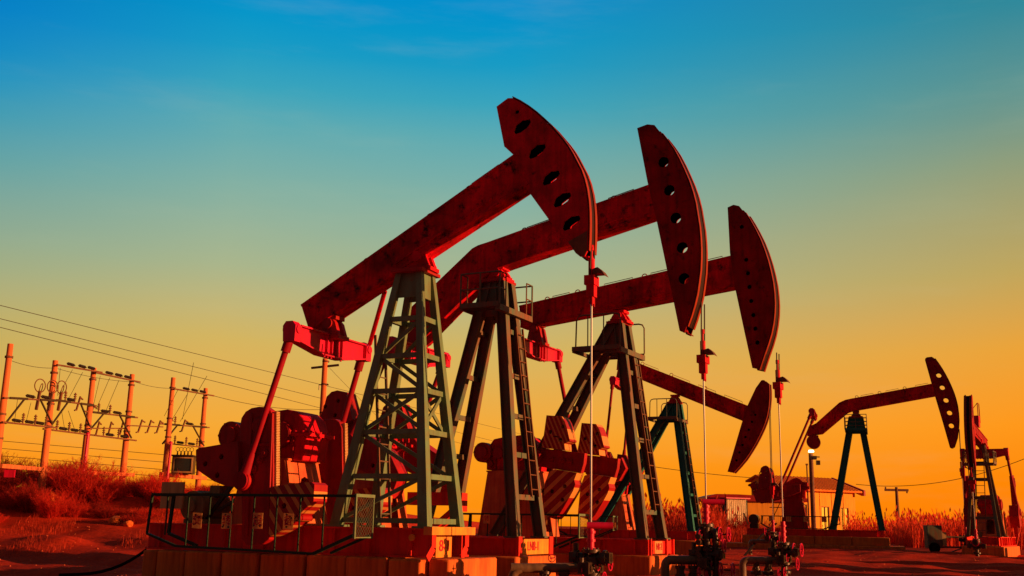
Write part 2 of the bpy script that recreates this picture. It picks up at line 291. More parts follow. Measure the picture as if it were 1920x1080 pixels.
# ------------------------------------------------------------------ pump jacks
def loc_to_world(J, x, l, z):
    c, s = math.cos(J['th']), math.sin(J['th'])
    return Vector((J['X'] + x*c + l*s, J['Y'] - x*s + l*c, z))
def head(root, J, outer, holes, arc_i, hw, patch=None, mt='red', thin=.03):
    """hollow horse head: two side plates and the curved wear plate between them"""
    h = MB().plate(outer, -hw, -hw+thin, holes).plate(outer, hw-thin, hw, holes)
    o = h.build('horse_head', mt, root)
    MB().plate(outer, hw-thin-.012, hw-thin-.004, holes).build('hole_shade_lining', 'black', o); MB().plate(outer, -hw+thin+.004, -hw+thin+.012, holes).build('hole_shade_lining', 'black', o)  # added black sheets paint the interior shade seen through the holes
    a, b = arc_i; pts = outer[a:b+1]
    # smooth the wear face: resample
    v = []; f = []
    cen = Vector((0, J['zp']))
    for (x, z) in pts:
        d = (Vector((x, z)) - cen).normalized()
        for off, yy in ((.001, -hw+.02), (.016, -hw+.02), (.016, hw-.02), (.001, hw-.02)): v.append((x + d.x*off, yy, z + d.y*off))
    for i in range(len(pts)-1):
        for k in range(4): f.append((i*4+k, i*4+(k+1) % 4, (i+1)*4+(k+1) % 4, (i+1)*4+k))
    f += [(3, 2, 1, 0), tuple(range(len(v)-4, len(v)))]
    MB().add(v, f).build('wear_plate', 'grease', o)
    for y0, y1 in ((-hw-.012, -hw+.09), (hw-.09, hw+.012)):
        v2 = []
        for (x, z) in pts:
            d = (Vector((x, z)) - cen).normalized()
            for off, yy in ((.018, y0), (.034, y0), (.034, y1), (.018, y1)): v2.append((x + d.x*off, yy, z + d.y*off))
        MB().add(v2, f).build('edge_rim', 'rim', o)
    # back web closes the straight side in part, so the holes look into a dark box
    bk = outer[b+1:] + [outer[0]]
    w = MB()
    for (x0, z0), (x1, z1) in zip(bk, bk[1:]):
        w.bar((x0+.06, 0, z0), (x1+.06, 0, z1), (hw-thin)*2, .02)
    w.build('back_web', mt, o)
    if patch: MB().plate(patch, -hw-.006, -hw-.001).build('repair_plate', 'rust', o)
    return o
def beam(root, J, poly, bw, ntop, lugs, rails, mt='beam_red'):
    """box beam with top and bottom flanges; poly = top edge (ntop points, rear to front) then bottom edge back"""
    b = MB().plate(poly, -bw+.02, bw-.02)
    o = b.build('walking_beam', mt, root)
    fl = MB(); n = len(poly)
    top = poly[:ntop]; bot = poly[ntop:]
    for seq, sg in ((top, 1), (bot, -1)):
        for (x0, z0), (x1, z1) in zip(seq, seq[1:]): fl.bar((x0, 0, z0), (x1, 0, z1), bw*2, .045)
    # stiffener ledge along the lower web and two vertical bands
    fl.build('flange', mt, o)
    (bx0, bz0), (bx1, bz1) = bot[-2] if len(bot) > 2 else bot[1], bot[0]
    if len(bot) > 2: (bx0, bz0), (bx1, bz1) = bot[1], bot[0]
    L_ = math.hypot(bx1-bx0, bz1-bz0); ux_, uz_ = (bx1-bx0)/L_, (bz1-bz0)/L_
    for sd in (-1, 1):
        g_ = MB().bar((lerp(bx0, bx1, .42)-uz_*.13, sd*(bw-.005), lerp(bz0, bz1, .42)+ux_*.13), (lerp(bx0, bx1, .86)-uz_*.13, sd*(bw-.005), lerp(bz0, bz1, .86)+ux_*.13), .03, .035, (0, 1, 0))
        g_.build('web_ledge', mt, o)
    (xa, za), (xb, zb) = top[-2], top[-1]; 
    def tp(t): # point along the straight front top edge, t measured from front end backwards in metres
        L = math.hypot(xb-xa, zb-za); return xb - (xb-xa)/L*t, zb - (zb-za)/L*t
    for t in lugs:
        x, z = tp(t); MB().ring((x, 0, z+.07), (0, 1, 0), .07, .014, 12, 5).build('lifting_lug', 'dark_red', o)
    for t0, t1 in rails:
        x0, z0 = tp(t0); x1, z1 = tp(t1)
        MB().tube([(x0, -.08, z0), (x0, -.08, z0+.10), (x1, -.08, z1+.10), (x1, -.08, z1)], .010, 5).build('grab_rail', 'dark_red', o)
    return o
def tower(root, J, legw, legd, levels, front_mt, style, plat=None, ladder=None):
    zb, zt = J['zb'], J['zt']
    def P(fr, sd, z):      # fr: +1 front, -1 rear ; sd: -1 near, +1 far
        t = (z-zb)/(zt-zb)
        x = lerp(J['fx'], J['tfx'], t) if fr > 0 else lerp(-J['rx'], -J['trx'], t)
        return Vector((x, sd*lerp(J['hwb'], J['hwt'], t), z))
    tw = MB().box(-J['trx']-.12, J['tfx']+.12, -J['hwt']-.14, J['hwt']+.14, zt, zt+.06).build('samson_post', 'dark_red', root)
    for fr in (1, -1):
        for sd in (-1, 1):
            lg = MB()
            a, b = P(fr, sd, zb), P(fr, sd, zt)
            up = (0, 1, 0)
            if style == 'lattice' : lg.bar(a, b, legd, legw, up, legd*.62, legw*.62)
            else:              # H section: two flanges and a web
                d = (b-a).normalized(); sx = d.cross(Vector((0, 1, 0))).normalized(); hs = sd*0
                for e in (-1, 1): lg.bar(a + sx*(e*(legd/2-.012)), b + sx*(e*(legd/2-.012)), .024, legw, up)
                lg.bar(a, b, legd-.048, .03, up)
            lg.box(a.x-.17, a.x+.17, a.y-.15, a.y+.15, zb-.004, zb+.03)
            lg.build('leg', front_mt, tw)
    br = MB()
    zs = [lerp(zb, zt, t) for t in levels]
    def bar(a, b, w, h, up):
        if style == 'lattice': br.bar(a, b, w, h, up)
        else: MB().bar(a, b, w, h, up).build('cross_brace', front_mt, tw)
    for z in zs:
        for fr in (1, -1): bar(P(fr, -1, z), P(fr, 1, z), .05, .09 if style == 'lattice' else .11, (0, 0, 1))
        if style == 'lattice':
            for sd in (-1, 1): bar(P(-1, sd, z), P(1, sd, z), .05, .085, (0, 0, 1))
    if style == 'lattice':
        for i in range(len(zs)-1):
            z0, z1 = zs[i], zs[i+1]
            for sd in (-1, 1):
                o = Vector((0, -sd*.03, 0))
                if i == 2:
                    bar(P(-1, sd, z0)+o, P(1, sd, z1)+o, .035, .065, (0, 0, 1)); bar(P(1, sd, z0)+o*2.5, P(-1, sd, z1)+o*2.5, .035, .065, (0, 0, 1))
                elif i % 2: bar(P(1, sd, z0)+o, P(-1, sd, z1)+o, .035, .065, (0, 0, 1))
                else: bar(P(-1, sd, z0)+o, P(1, sd, z1)+o, .035, .065, (0, 0, 1))
            if i == 2:
                for fr in (1,):
                    o = Vector((-fr*.03, 0, 0))
                    bar(P(fr, -1, z0)+o, P(fr, 1, z1)+o, .07, .03, (1, 0, 0)); bar(P(fr, 1, z0)+o*2, P(fr, -1, z1)+o*2, .07, .03, (1, 0, 0))
        # closed panel below the cap
        zc = lerp(zb, zt, .90)
        for sd in (-1, 1):
            br.plate([(P(-1, sd, zc).x, zc), (P(1, sd, zc).x, zc), (P(1, sd, zt).x, zt), (P(-1, sd, zt).x, zt)], sd*J['hwt']-.01 - .0, sd*J['hwt']+.01)
        br.box(J['tfx']-.0, J['tfx']+.025, -J['hwt'], J['hwt'], zc, zt-.003)
    else:
        zc = lerp(zb, zt, .86)
        for sd in (-1, 1):
            y = sd*lerp(J['hwb'], J['hwt'], .93)
            MB().plate([(P(-1, sd, zc).x, zc), (P(1, sd, zc).x, zc), (P(1, sd, zt).x, zt-.003), (P(-1, sd, zt).x, zt-.003)], y-.015, y+.015).build('cheek_plate', front_mt, tw)
    if style == 'lattice': br.build('bracing', front_mt, tw)
    if ladder:
        z0, z1, y0, off = ladder; L = MB()
        for dy in (0, .34):
            a = P(1, 1, z0); b = P(1, 1, z1)
            L.bar((a.x+off, y0+dy, z0), (b.x+off, y0*.55+dy, z1), .03, .045, (1, 0, 0))
        n = int((z1-z0)/.33)
        for i in range(n+1):
            t = (i+.5)/(n+1); z = lerp(z0, z1, t); x = P(1, 1, z).x + off; y = lerp(y0, y0*.55, t)
            L.cyl((x, y, z), (x, y+.34, z), .013, n=6)
        L.build('ladder', 'rust' if style != 'lattice' else 'dark_green', tw)
    if plat:
        x0, x1, z, hw, h, kind = plat
        pl = MB()
        pl.box(x1-.10, x1+.02, -hw, hw, z-.13, z)          # front carrier beam
        pl.box(x0, x0+.06, -hw, hw, z-.09, z)
        for sd in (-1, 1):
            ya, yb = sorted((sd*hw, sd*(lerp(J['hwb'], J['hwt'], (z-zb)/(zt-zb)) + legw/2+.02)))
            for i in range(int((x1-x0-.16)/.05)): pl.box(x0+.07+i*.05, x0+.085+i*.05, ya, yb, z-.035, z-.005)
            pl.box(x0, x1, sd*hw-.02, sd*hw+.02, z-.05, z+.06)
        po = pl.build('platform', 'dark_green' if kind != 'cage' else 'teal', tw)
        for sd in (-1, 1):
            rl = MB(); y = sd*hw
            if kind == 'round':
                rl.tube([(x0+.1, y, z+.06), (x0+.12, y, z+h-.12), (x0+.17, y, z+h-.03), (x0+.27, y, z+h), (x1-.15, y, z+h), (x1-.05, y, z+h-.03), (x1, y, z+h-.12), (x1, y, z+.06)], .02, 6)
                for t in (.33, .66): rl.cyl((lerp(x0, x1, t), y, z+.06), (lerp(x0, x1, t), y, z+h), .016, n=6)
            else:
                k = 4 if kind == 'cage' else 2
                for i in range(1, k+1): rl.cyl((x0, y, z+h*i/k), (x1, y, z+h*i/k), .018, n=6)
                for t in (0, .5, 1): rl.cyl((lerp(x0, x1, t), y, z+.0), (lerp(x0, x1, t), y, z+h), .02, n=6)
                for i in range(1, k+1):
                    for x in (x0, x1): rl.cyl((x, y, z+h*i/k), (x, y-sd*.3, z+h*i/k), .016, n=6)
                for x in (x0, x1): rl.cyl((x, y-sd*.3, z), (x, y-sd*.3, z+h), .016, n=6)
            rl.build('railing', 'dark_green', po)
    return tw
def ibeam(mb, x0, x1, y, z0, z1, w=.16):
    mb.box(x0, x1, y-w/2, y+w/2, z1-.03, z1).box(x0, x1, y-w/2, y+w/2, z0, z0+.03).box(x0, x1, y-.012, y+.012, z0+.03, z1-.03)
def frame(root, J, x0, x1, hw, depth, plate=None, stiff=8):
    zb = J['zb']-.006; z0 = zb-depth; fb = MB()
    for sd in (-1, 1): ibeam(fb, x0, x1, sd*(hw-.08), z0, zb)
    for x in (x0+.06, lerp(x0, x1, .3), lerp(x0, x1, .62)): fb.box(x-.05, x+.05, -hw+.17, hw-.17, z0+.05, zb-.04)
    for i in range(stiff):
        x = lerp(x0+.3, x1-.3, i/(stiff-1)) + .07*math.sin(i*5)
        for sd in (-1, 1): fb.box(x-.008, x+.008, min(sd*(hw-.08)+sd*.013, sd*hw-sd*.004), max(sd*(hw-.08)+sd*.013, sd*hw-sd*.004), z0+.031, zb-.031)
    fo = fb.build('base_frame', 'frame_red', root)
    return fo, z0, zb
def machinery(root, J, sh, gear, ped, la, arm, arm_rack, w_top, w_bot, wm_top, wm_bot, pin, Lc, tail, tailz, drum, holes=True, arm_mt='dark_red', wl=.20, ped_mt='pedestal'):
    """gearbox on its pedestal, two cranks with counterweights, two pitmans, the equaliser beam"""
    zb = J['zb']
    gx, gz = sh
    go = MB().plate([(x+gx, z+gz) for x, z in gear], -.36, .36).build('gearbox', 'red', root, bevel=.02)
    zs = gz + lerp(min(b for _, b in gear), max(b for _, b in gear), .5); x0 = min(a for a, _ in gear)+gx; x1 = max(a for a, _ in gear)+gx
    fl = MB().box(x0-.05, x1+.06, -.42, .42, zs-.03, zs+.03)
    for i in range(9):
        for y in (-.39, .39): fl.cyl((lerp(x0, x1, (i+.5)/9), y, zs-.06), (lerp(x0, x1, (i+.5)/9), y, zs+.07), .022, n=6)
    for i in range(5): fl.cyl((x1+.03, -.3+.15*i, zs-.06), (x1+.03, -.3+.15*i, zs+.07), .022, n=6)
    fl.build('split_flange', 'red', go)
    rb = MB()
    for i in range(4): rb.box(lerp(x0, x1, .2+.2*i)-.02, lerp(x0, x1, .2+.2*i)+.02, -.40, .40, gz+min(b for _, b in gear)+.06, zs-.035)
    rb.cyl((lerp(x0, x1, .62), -.50, zs), (lerp(x0, x1, .62), .50, zs), .24, n=24).cyl((lerp(x0, x1, .25), -.46, zs), (lerp(x0, x1, .25), .46, zs), .15, n=20)
    rb.build('bearing_cover', 'dark_red', go)
    px0, px1, pt = ped
    # hollow pedestal with an arched opening in its front wall
    w0, w1 = .50, .56; pb = MB(); dz = pt-zb
    sl = Vector((.24, 0, -dz)); 
    def wall(xt, dx, hole, name):
        uz = Vector((-dx, 0, dz)).normalized(); L = math.hypot(dx, dz); H = []
        if hole: H = [[(-.17, .12), (.17, .12), (.17, .62*L), (.12, .72*L), (0, .76*L), (-.12, .72*L), (-.17, .62*L)]]
        pb.plate([(-w1, 0), (w1, 0), (w0, L), (-w0, L)], -.015, .015, H, o=(xt+dx, 0, zb), ux=(0, 1, 0), uz=uz, uy=Vector((0, 1, 0)).cross(uz))
    wall(px1, .26, True, 'f'); wall(px0, -.22, False, 'r')
    for sd in (-1, 1): pb.plate([(px0-.22, zb), (px1+.25, zb), (px1-.005, pt), (px0+.005, pt)], sd*.52-.01, sd*.52+.01)
    pb.box(px0-.04, px1+.04, -.52, .52, pt-.002, pt+.035)
    pb.build('gearbox_pedestal', ped_mt, root)
    # brake drum behind the gearbox, on a stub shaft
    dx, dzz = drum
    d = MB().cyl((dx, -.52, dzz), (dx, -.30, dzz), .26, n=28).cyl((dx, -.58, dzz), (dx, -.51, dzz), .16, n=20).cyl((dx, -.3, dzz), (dx, .3, dzz), .07, n=12)
    for k in range(6):
        a = k*math.pi/3; d.cyl((dx+.23*math.cos(a), -.54, dzz+.23*math.sin(a)), (dx+.23*math.cos(a), -.5, dzz+.23*math.sin(a)), .03, n=8)
    d.bar((dx-.05, -.4, dzz), (x0+.2, -.4, gz+min(b for _, b in gear)+.14), .1, .14)
    d.build('brake_drum', 'dark_red', root)
    for sd in (-1, 1):
        ya, yb = sorted((sd*la-.08, sd*la+.08))
        co = MB().plate(arm, ya, yb)
        co.cyl((pin[0], sd*(la-.1), pin[1]), (pin[0], sd*(la+.22), pin[1]), .17, n=22)
        for k in range(8):
            a = k*math.pi/4; co.cyl((pin[0]+.12*math.cos(a), sd*(la+.2), pin[1]+.12*math.sin(a)), (pin[0]+.12*math.cos(a), sd*(la+.25), pin[1]+.12*math.sin(a)), .022, n=6)
        mx_, mz_ = sum(a for a, _ in arm)/len(arm), sum(b for _, b in arm)/len(arm)
        for e in (.35, .75, -.25):
            q = (mx_ + (mx_-pin[0])*e, mz_ + (mz_-pin[1])*e)
            co.cyl((q[0], sd*(la+.06), q[1]), (q[0], sd*(la+.11), q[1]), .075, n=14).cyl((q[0], sd*(la+.06), q[1]), (q[0], sd*(la+.13), q[1]), .035, n=8)
        ax0, ax1 = min(a for a, _ in arm), max(a for a, _ in arm); az0, az1 = min(b for _, b in arm), max(b for _, b in arm)
        if az1-az0 > ax1-ax0 and ax1-ax0 < 1:      # upright arm: two ribs and a cross rib stand proud of its face
            for t in (.22, .74): co.bar((lerp(ax0, ax1, t)+.06, sd*(la+.085), az1-.12), (lerp(ax0, ax1, t)+.14, sd*(la+.085), az0+.15), .05, .05, (0, 1, 0))
            co.bar((lerp(ax0, ax1, .25), sd*(la+.083), lerp(az0, az1, .72)), (lerp(ax0, ax1, .80), sd*(la+.083), lerp(az0, az1, .72)), .05, .045, (0, 1, 0))
            co.cyl((lerp(ax0, ax1, .5), sd*(la+.08), lerp(az0, az1, .86)), (lerp(ax0, ax1, .5), sd*(la+.13), lerp(az0, az1, .86)), .13, n=20)
        ob = co.build('crank', arm_mt, root, bevel=.012)
        if arm_rack:
            rk = MB(); (ax, az), (bx, bz) = arm_rack; n = 46
            for i in range(n):
                x, z = lerp(ax, bx, i/n), lerp(az, bz, i/n); rk.box(x-.02, x+.035, sd*la-.05, sd*la+.05, z-.010, z+.010)
            rk.build('toothed_rack', 'cream', ob)
        for poly, wm in ((w_top, wm_top), (w_bot, wm_bot)):
            if not poly: continue
            y0, y1 = sorted((sd*la-wl, sd*la+wl))
            cx = sum(a for a, _ in poly)/len(poly); cz = sum(b for _, b in poly)/len(poly)
            wt = MB().plate(poly, y0, y1, [circ(cx + ox, cz + oz, .05) for ox, oz in ((-.22, .04), (.12, .16), (.06, -.16))] if holes else ())
            wo = wt.build('counterweight', wm, ob, bevel=.015)
    # pitmans and equaliser
    for sd in (-1, 1):
        a = (pin[0], sd*(la+.16), pin[1]); b = (tail, sd*Lc, tailz)
        pm = MB().cyl(a, b, .056, .056, 12).cyl((pin[0], sd*(la+.08), pin[1]), (pin[0], sd*(la+.26), pin[1]), .15, n=20)
        va, vb = Vector(a), Vector(b); d = (vb-va).normalized()
        pm.cyl(va+d*.05, va+d*.5, .11, .065, 12).cyl(vb-d*.35, vb+d*.14, .085, .085, 12)
        pm.build('pitman_arm', 'pitman_red', root)
    eq = MB()
    W_ = Lc-.10
    eq.plate([(-W_, .13), (W_, .13), (W_, -.12), (.35, -.24), (-.35, -.24), (-W_, -.12)], .04, .075, o=(tail, 0, tailz), ux=(0, 1, 0), uy=(1, 0, 0))
    eq.box(tail-.08, tail+.14, -W_, W_, tailz+.131, tailz+.16)
    for (y0, z0_), (y1, z1_) in zip([(-W_, -.12), (-.35, -.24), (.35, -.24)], [(-.35, -.24), (.35, -.24), (W_, -.12)]): eq.bar((tail+.03, y0, tailz+z0_-.014), (tail+.03, y1, tailz+z1_-.014), .03 if False else .22, .026, (0, 0, 1))
    for y in (-.22, -.06, .12, .28): eq.box(tail+.076, tail+.13, y-.012, y+.012, tailz-.222, tailz+.13)
    for sd in (-1, 1): eq.plate([(-.10, -.16), (.14, -.16), (.15, .12), (.08, .2), (-.06, .2), (-.12, .12)], sd*Lc-.10, sd*Lc+.09, o=(tail, 0, tailz)).cyl((tail-.14, sd*Lc, tailz+.06), (tail+.17, sd*Lc, tailz+.06), .075, n=12)
    for i in range(6): eq.cyl((tail+.10, -.28+.11*i, tailz-.30), (tail+.10, -.28+.11*i, tailz-.24), .02, n=6)
    return eq.build('equalizer_beam', 'bright_red', root)
def bearing(root, name, x, z, zlow, w, mt='red'):
    """two cheeks, a cross shaft and base bolts: used under the beam at the saddle and at its tail"""
    b = MB()
    for y in (-w*.55, w*.55):
        b.plate([(x-.24, zlow), (x+.24, zlow), (x+.15, z+.02), (x+.07, z+.11), (x-.07, z+.11), (x-.15, z+.02)], y-.05, y+.05)
    b.cyl((x, -w, z), (x, w, z), .10, n=18).box(x-.26, x+.26, -w*.9, w*.9, zlow-.05, zlow+.02).box(x-.16, x+.16, -w*.75, w*.75, z+.08, z+.15)
    for sx in (-.2, .2):
        for sy in (-.7, .7): b.cyl((x+sx, sy*w, zlow), (x+sx, sy*w, zlow+.07), .028, n=6)
    return b.build(name, mt, root)
def bridle(root, J, z_hang, z_car, xr, hw, zrod, flag=True):
    """cables from the head, the carrier bar and the polished rod below it"""
    for y in (-hw*.55, hw*.55):
        MB().cyl((xr+.02, y, z_hang), (xr, y, z_car+.1), .016, n=6).build('bridle_cable', 'cable', root)
    c = MB().box(xr-.09, xr+.09, -hw*.8, hw*.8, z_car-.06, z_car+.10).box(xr-.07, xr+.07, -.08, .08, z_car-.26, z_car-.05)
    c.cyl((xr, 0, z_car+.1), (xr, 0, z_car+.40), .055, n=12).cyl((xr, 0, z_car+.4), (xr, 0, z_car+.62), .022, n=8).cyl((xr, 0, z_car+.55), (xr, 0, z_car+.64), .04, n=10)
    c.cyl((xr, 0, z_car-.38), (xr, 0, z_car-.26), .045, n=10)
    for y in (-.05, .05): c.cyl((xr+.03, y, z_car-.42), (xr+.03, y, z_car-.26), .016, n=6)
    co = c.build('carrier_bar', 'red', root)
    if flag: MB().plate([(xr+.06, z_car+.12), (xr+.20, z_car+.12), (xr+.27, z_car+.08), (xr+.22, z_car+.16), (xr+.14, z_car+.23), (xr+.06, z_car+.21)], -.10, .10).build('load_cell_flag', 'rust', co)
    MB().cyl((xr, 0, zrod), (xr, 0, z_car-.3), .016, n=8).build('polished_rod', 'steel', root)
M['pedestal'] = mat('pedestal_cream_red_paint', (.70, .17, .04), (.46, .04, .012), .8, 1.6, .6)

GEAR = [(-3.5, 2.2), (-3.5, 2.75), (-3.3, 3.0), (-3.0, 3.05), (-2.7, 3.07), (-2.51, 3.09), (-2.3, 3.05), (-2.14, 2.92), (-2.05, 2.7), (-2.02, 2.63), (-2.05, 2.5), (-2.10, 2.16)]
GEAR5 = [(-3.4, 2.05), (-3.4, 2.7), (-3.15, 3.0), (-2.9, 3.05), (-2.3, 3.05), (-1.95, 2.85), (-1.9, 2.55), (-2.1, 1.95), (-2.2, 1.75), (-3.3, 1.75)]

def jack_root(J, label): return empty('pump_jack', (J['X'], J['Y'], 0), -J['th'], label, 'pump jack', 'pump jacks of the oil field')

# ---- jack 1 (nearest, lattice tower)
J1 = dict(X=-1.631, Y=18.883, th=.419, zp=5.94, R=3.251, zb=1.025, fx=.564, rx=1.156, hwb=.607, tfx=.068, trx=.341, hwt=.213, zt=5.50)
j = jack_root(J1, 'nearest and leftmost pump jack, with a braced green lattice tower and slotted red head')
frame_o, z0, zb = frame(j, J1, -5.18, .72, .75, .47)
fr = MB()   # front end beam and bent gussets
fr.box(.745, .90, -.98, .62, zb-.10, zb+.03).build('front_beam', 'plate_yellow', frame_o)
for y in (-.74, .48):
    MB().bar((.80, y, zb-.10), (.80, y, zb-.30), .14, .03, (1, 0, 0)).bar((.80, y, zb-.30), (.78, y-.16, zb-.475), .14, .03, (1, 0, 0)).build('gusset', 'frame_red', frame_o)
MB().box(.79, .81, .28, .31, zb-.47, zb-.10).build('gusset', 'frame_red', frame_o)
MB().box(.79, .812, -.66, -.10, zb-.46, zb-.13).build('number_plate', 'plate_yellow', frame_o)
text('8-1', .26, 'red_ink', frame_o, (.82, -.36, zb-.28), (0, 1, 0), (0, 0, 1), sx=1.2)
MB().cyl((.42, -.79, zb-.15), (.42, -.752, zb-.15), .055, n=14).build('round_marker', 'plate_yellow', frame_o)
tower(j, J1, .175, .185, [.025, .19, .36, .52, .66, .81], 'green', 'lattice', None, (1.1, 4.4, -.35, -1.0))
H1 = [(1.49, 8.46), (1.71, 8.59), (1.79, 8.58), (1.95, 8.48), (2.11, 8.36), (2.27, 8.22), (2.42, 8.07), (2.55, 7.93), (2.66, 7.79), (2.77, 7.65), (2.86, 7.52), (2.945, 7.37), (3.02, 7.22), (3.10, 7.06), (3.16, 6.89), (3.205, 6.70), (3.235, 6.5), (3.25, 6.3), (3.253, 6.09), (3.25, 5.86), (3.24, 5.63), (3.19, 5.53), (3.1, 5.54), (3.03, 5.6), (2.89, 5.8), (2.56, 6.2), (2.08, 6.88), (1.87, 7.47), (1.66, 7.68)]
hs = [(-.16, -.08), (-.12, .04), (0, .12), (.15, .12), (.17, .05), (.10, -.04), (-.02, -.11), (-.12, -.13)]
holes1 = [[(cx+a, cz+b) for a, b in hs] for cx, cz in ((2.0, 8.01), (2.29, 7.51), (2.56, 6.99), (2.77, 6.57), (2.94, 6.14))] + [circ(1.9, 8.3, .04)]
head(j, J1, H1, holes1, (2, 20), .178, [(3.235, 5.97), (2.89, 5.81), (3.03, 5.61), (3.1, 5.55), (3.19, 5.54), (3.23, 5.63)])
beam(j, J1, [(-2.46, 5.05), (1.95, 7.53), (2.13, 6.94), (-2.26, 4.58)], .2, 2, (1.2, 2.1, 3.0, 3.6), ((.5, 1.1),))
bearing(j, 'saddle_bearing', -.02, 5.80, 5.60, .22)
bearing(j, 'tail_bearing', -1.86, 4.68, 4.44, .2, 'dark_red')
MB().tube([(-.9, .22, 5.30), (-1.75, 1.16, 4.50)], .045, 10).build('safety_strut', 'red', j)
eq = machinery(j, J1, (0, 0), GEAR, (-3.25, -2.36, 2.16), 1.1,
  [(-2.90, 2.72), (-2.88, 2.86), (-2.80, 2.97), (-2.68, 3.03), (-2.52, 3.05), (-2.36, 3.04), (-2.26, 2.98), (-2.20, 2.86), (-2.12, 1.9), (-2.06, .95), (-2.12, .78), (-2.24, .70), (-2.58, .68), (-2.68, .78), (-2.72, 1.2)], ((-2.19, 2.95), (-2.09, 1.62)),
  [(-3.73, 2.3), (-3.68, 2.33), (-2.82, 2.44), (-2.74, 1.66), (-3.02, 1.67), (-3.28, 1.75), (-3.69, 1.96)],
  [(-2.07, 1.66), (-1.39, 1.74), (-1.24, 1.74), (-1.18, 1.7), (-1.18, 1.43), (-1.26, 1.36), (-1.39, 1.26), (-1.52, 1.14), (-1.63, 1.02), (-1.78, .94), (-1.92, .87), (-2.04, .83)],
  'dark_red', 'stripe', (-2.68, 1.76), 1.19, -1.92, 4.33, (-3.63, 2.62))
mo = MB().cyl((-4.35, -.55, 1.34), (-4.35, .25, 1.34), .27, n=26)
for k in range(12):
    a = k*math.pi/6; mo.bar((-4.35+.27*math.cos(a), -.4, 1.34+.27*math.sin(a)), (-4.35+.27*math.cos(a), .2, 1.34+.27*math.sin(a)), .03, .02)
mo.cyl((-4.35, -.62, 1.34), (-4.35, -.55, 1.34), .12, n=16).box(-4.6, -4.1, -.45, .2, zb+.002, 1.10).box(-4.25, -4.02, -.2, .1, 1.55, 1.72)
mo.build('electric_motor', 'grey_box', j)
MB().box(-4.92, -4.40, -.75, -.72, 1.28, 1.76).build('motor_guard_panel', 'cream', j)
MB().bar((-3.5, -.3, 1.9), (-4.2, -.3, 1.1), .06, .06).bar((-3.4, -.3, 1.55), (-3.95, -.3, 1.25), .05, .05).build('belt_brace', 'dark_steel', j)
bridle(j, J1, 5.66, 5.12, 3.25, .16, 1.05)

# ---- jack 2 (bent beam)
J2 = dict(X=-.276, Y=23.498, th=.464, zp=6.706, R=4.658, zb=.85, fx=.786, rx=1.42, hwb=.643, tfx=.128, trx=.207, hwt=.189, zt=6.40)
j = jack_root(J2, 'tall second pump jack from the left, bent beam and five round holes in its head')
frame_o, z0, zb = frame(j, J2, -5.4, .95, .85, .36)
MB().box(.952, .975, -.66, .66, z0+.03, zb-.02).build('number_plate', 'plate_yellow', frame_o)
text('LN8-1', .26, 'red_ink', frame_o, (.985, -.12, zb-.17), (0, 1, 0), (0, 0, 1), sx=.85)
for y in (-.76, .76): MB().box(.93, 1.0, y-.09, y+.09, z0+.002, zb+.03).build('end_post', 'frame_red', frame_o)
tower(j, J2, .185, .235, [.15, .31, .46, .62, .80], 'dark_green', 'H', (-.54, .42, 5.76, .82, .72, 'two'), (1.7, 5.4, .05, .16))
arcN = lambda pts: pts
H2 = [(3.37, 9.52), (3.6, 9.57), (3.76, 9.53), (3.92, 9.3), (4.05, 9.11), (4.17, 8.91), (4.28, 8.68), (4.38, 8.44), (4.48, 8.18), (4.56, 7.92), (4.615, 7.67), (4.65, 7.41), (4.685, 7.16), (4.70, 6.92), (4.705, 6.7), (4.70, 6.49), (4.685, 6.25), (4.65, 6.01), (4.61, 5.77), (4.55, 5.54), (4.48, 5.32), (4.40, 5.11), (4.35, 4.97), (4.25, 5.02), (4.12, 5.7), (3.76, 7.54), (3.59, 8.29)]
hl2 = [circ(a, b, .12) for a, b in ((3.95, 8.67), (4.07, 8.03), (4.2, 7.41), (4.33, 6.76), (4.36, 6.1))]
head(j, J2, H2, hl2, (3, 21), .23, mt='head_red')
B2 = [(-2.37, 5.80), (-.60, 7.21), (-.45, 7.27), (-.24, 7.31), (3.62, 8.19), (3.75, 7.56), (.24, 6.78), (-.05, 6.71), (-.32, 6.53), (-1.87, 5.20), (-2.22, 5.20)]
beam(j, J2, B2, .23, 5, (.9, 2.0, 3.1), ((.4, 1.0), (1.3, 1.9), (2.4, 3.0)))
bearing(j, 'saddle_bearing', 0, 6.62, 6.48, .24)
MB().cyl((-2.08, -.27, 5.42), (-2.08, .27, 5.42), .32, n=28).box(-2.2, -1.95, -.2, .2, 4.95, 5.3).build('tail_bearing', 'dark_red', j)
ARM5 = [(-4.76, 1.8), (-3.04, 1.92), (-1.65, 1.85), (-1.6, 1.6), (-3.2, 1.2), (-4.48, 1.01)]
GEAR2 = [(-3.75, 2.36), (-3.75, 2.82), (-3.55, 3.02), (-3.31, 3.19), (-3.1, 3.30), (-2.96, 3.32), (-2.8, 3.25), (-2.7, 3.15), (-2.44, 3.09), (-2.44, 2.75), (-2.57, 2.70), (-2.58, 2.36)]
machinery(j, J2, (0, .0), GEAR2, (-3.55, -2.75, 2.34), 1.15,
  [(-3.55, 3.3), (-2.95, 3.3), (-2.2, 2.45), (-2.4, 2.1), (-3.2, 2.4), (-3.72, 3.1)], None,
  [(-3.68, 3.53), (-3.6, 3.83), (-3.48, 3.93), (-3.32, 3.96), (-3.1, 3.91), (-2.87, 3.3), (-3.12, 3.16), (-3.7, 3.17), (-3.78, 3.3)],
  [(-2.5, 2.95), (-1.9, 2.6), (-1.6, 2.1), (-1.8, 1.6), (-2.1, 1.9), (-2.5, 2.4)], 'dark_red', 'dark_red', (-2.95, 2.85), 1.15, -2.07, 4.92, (-3.9, 2.7))
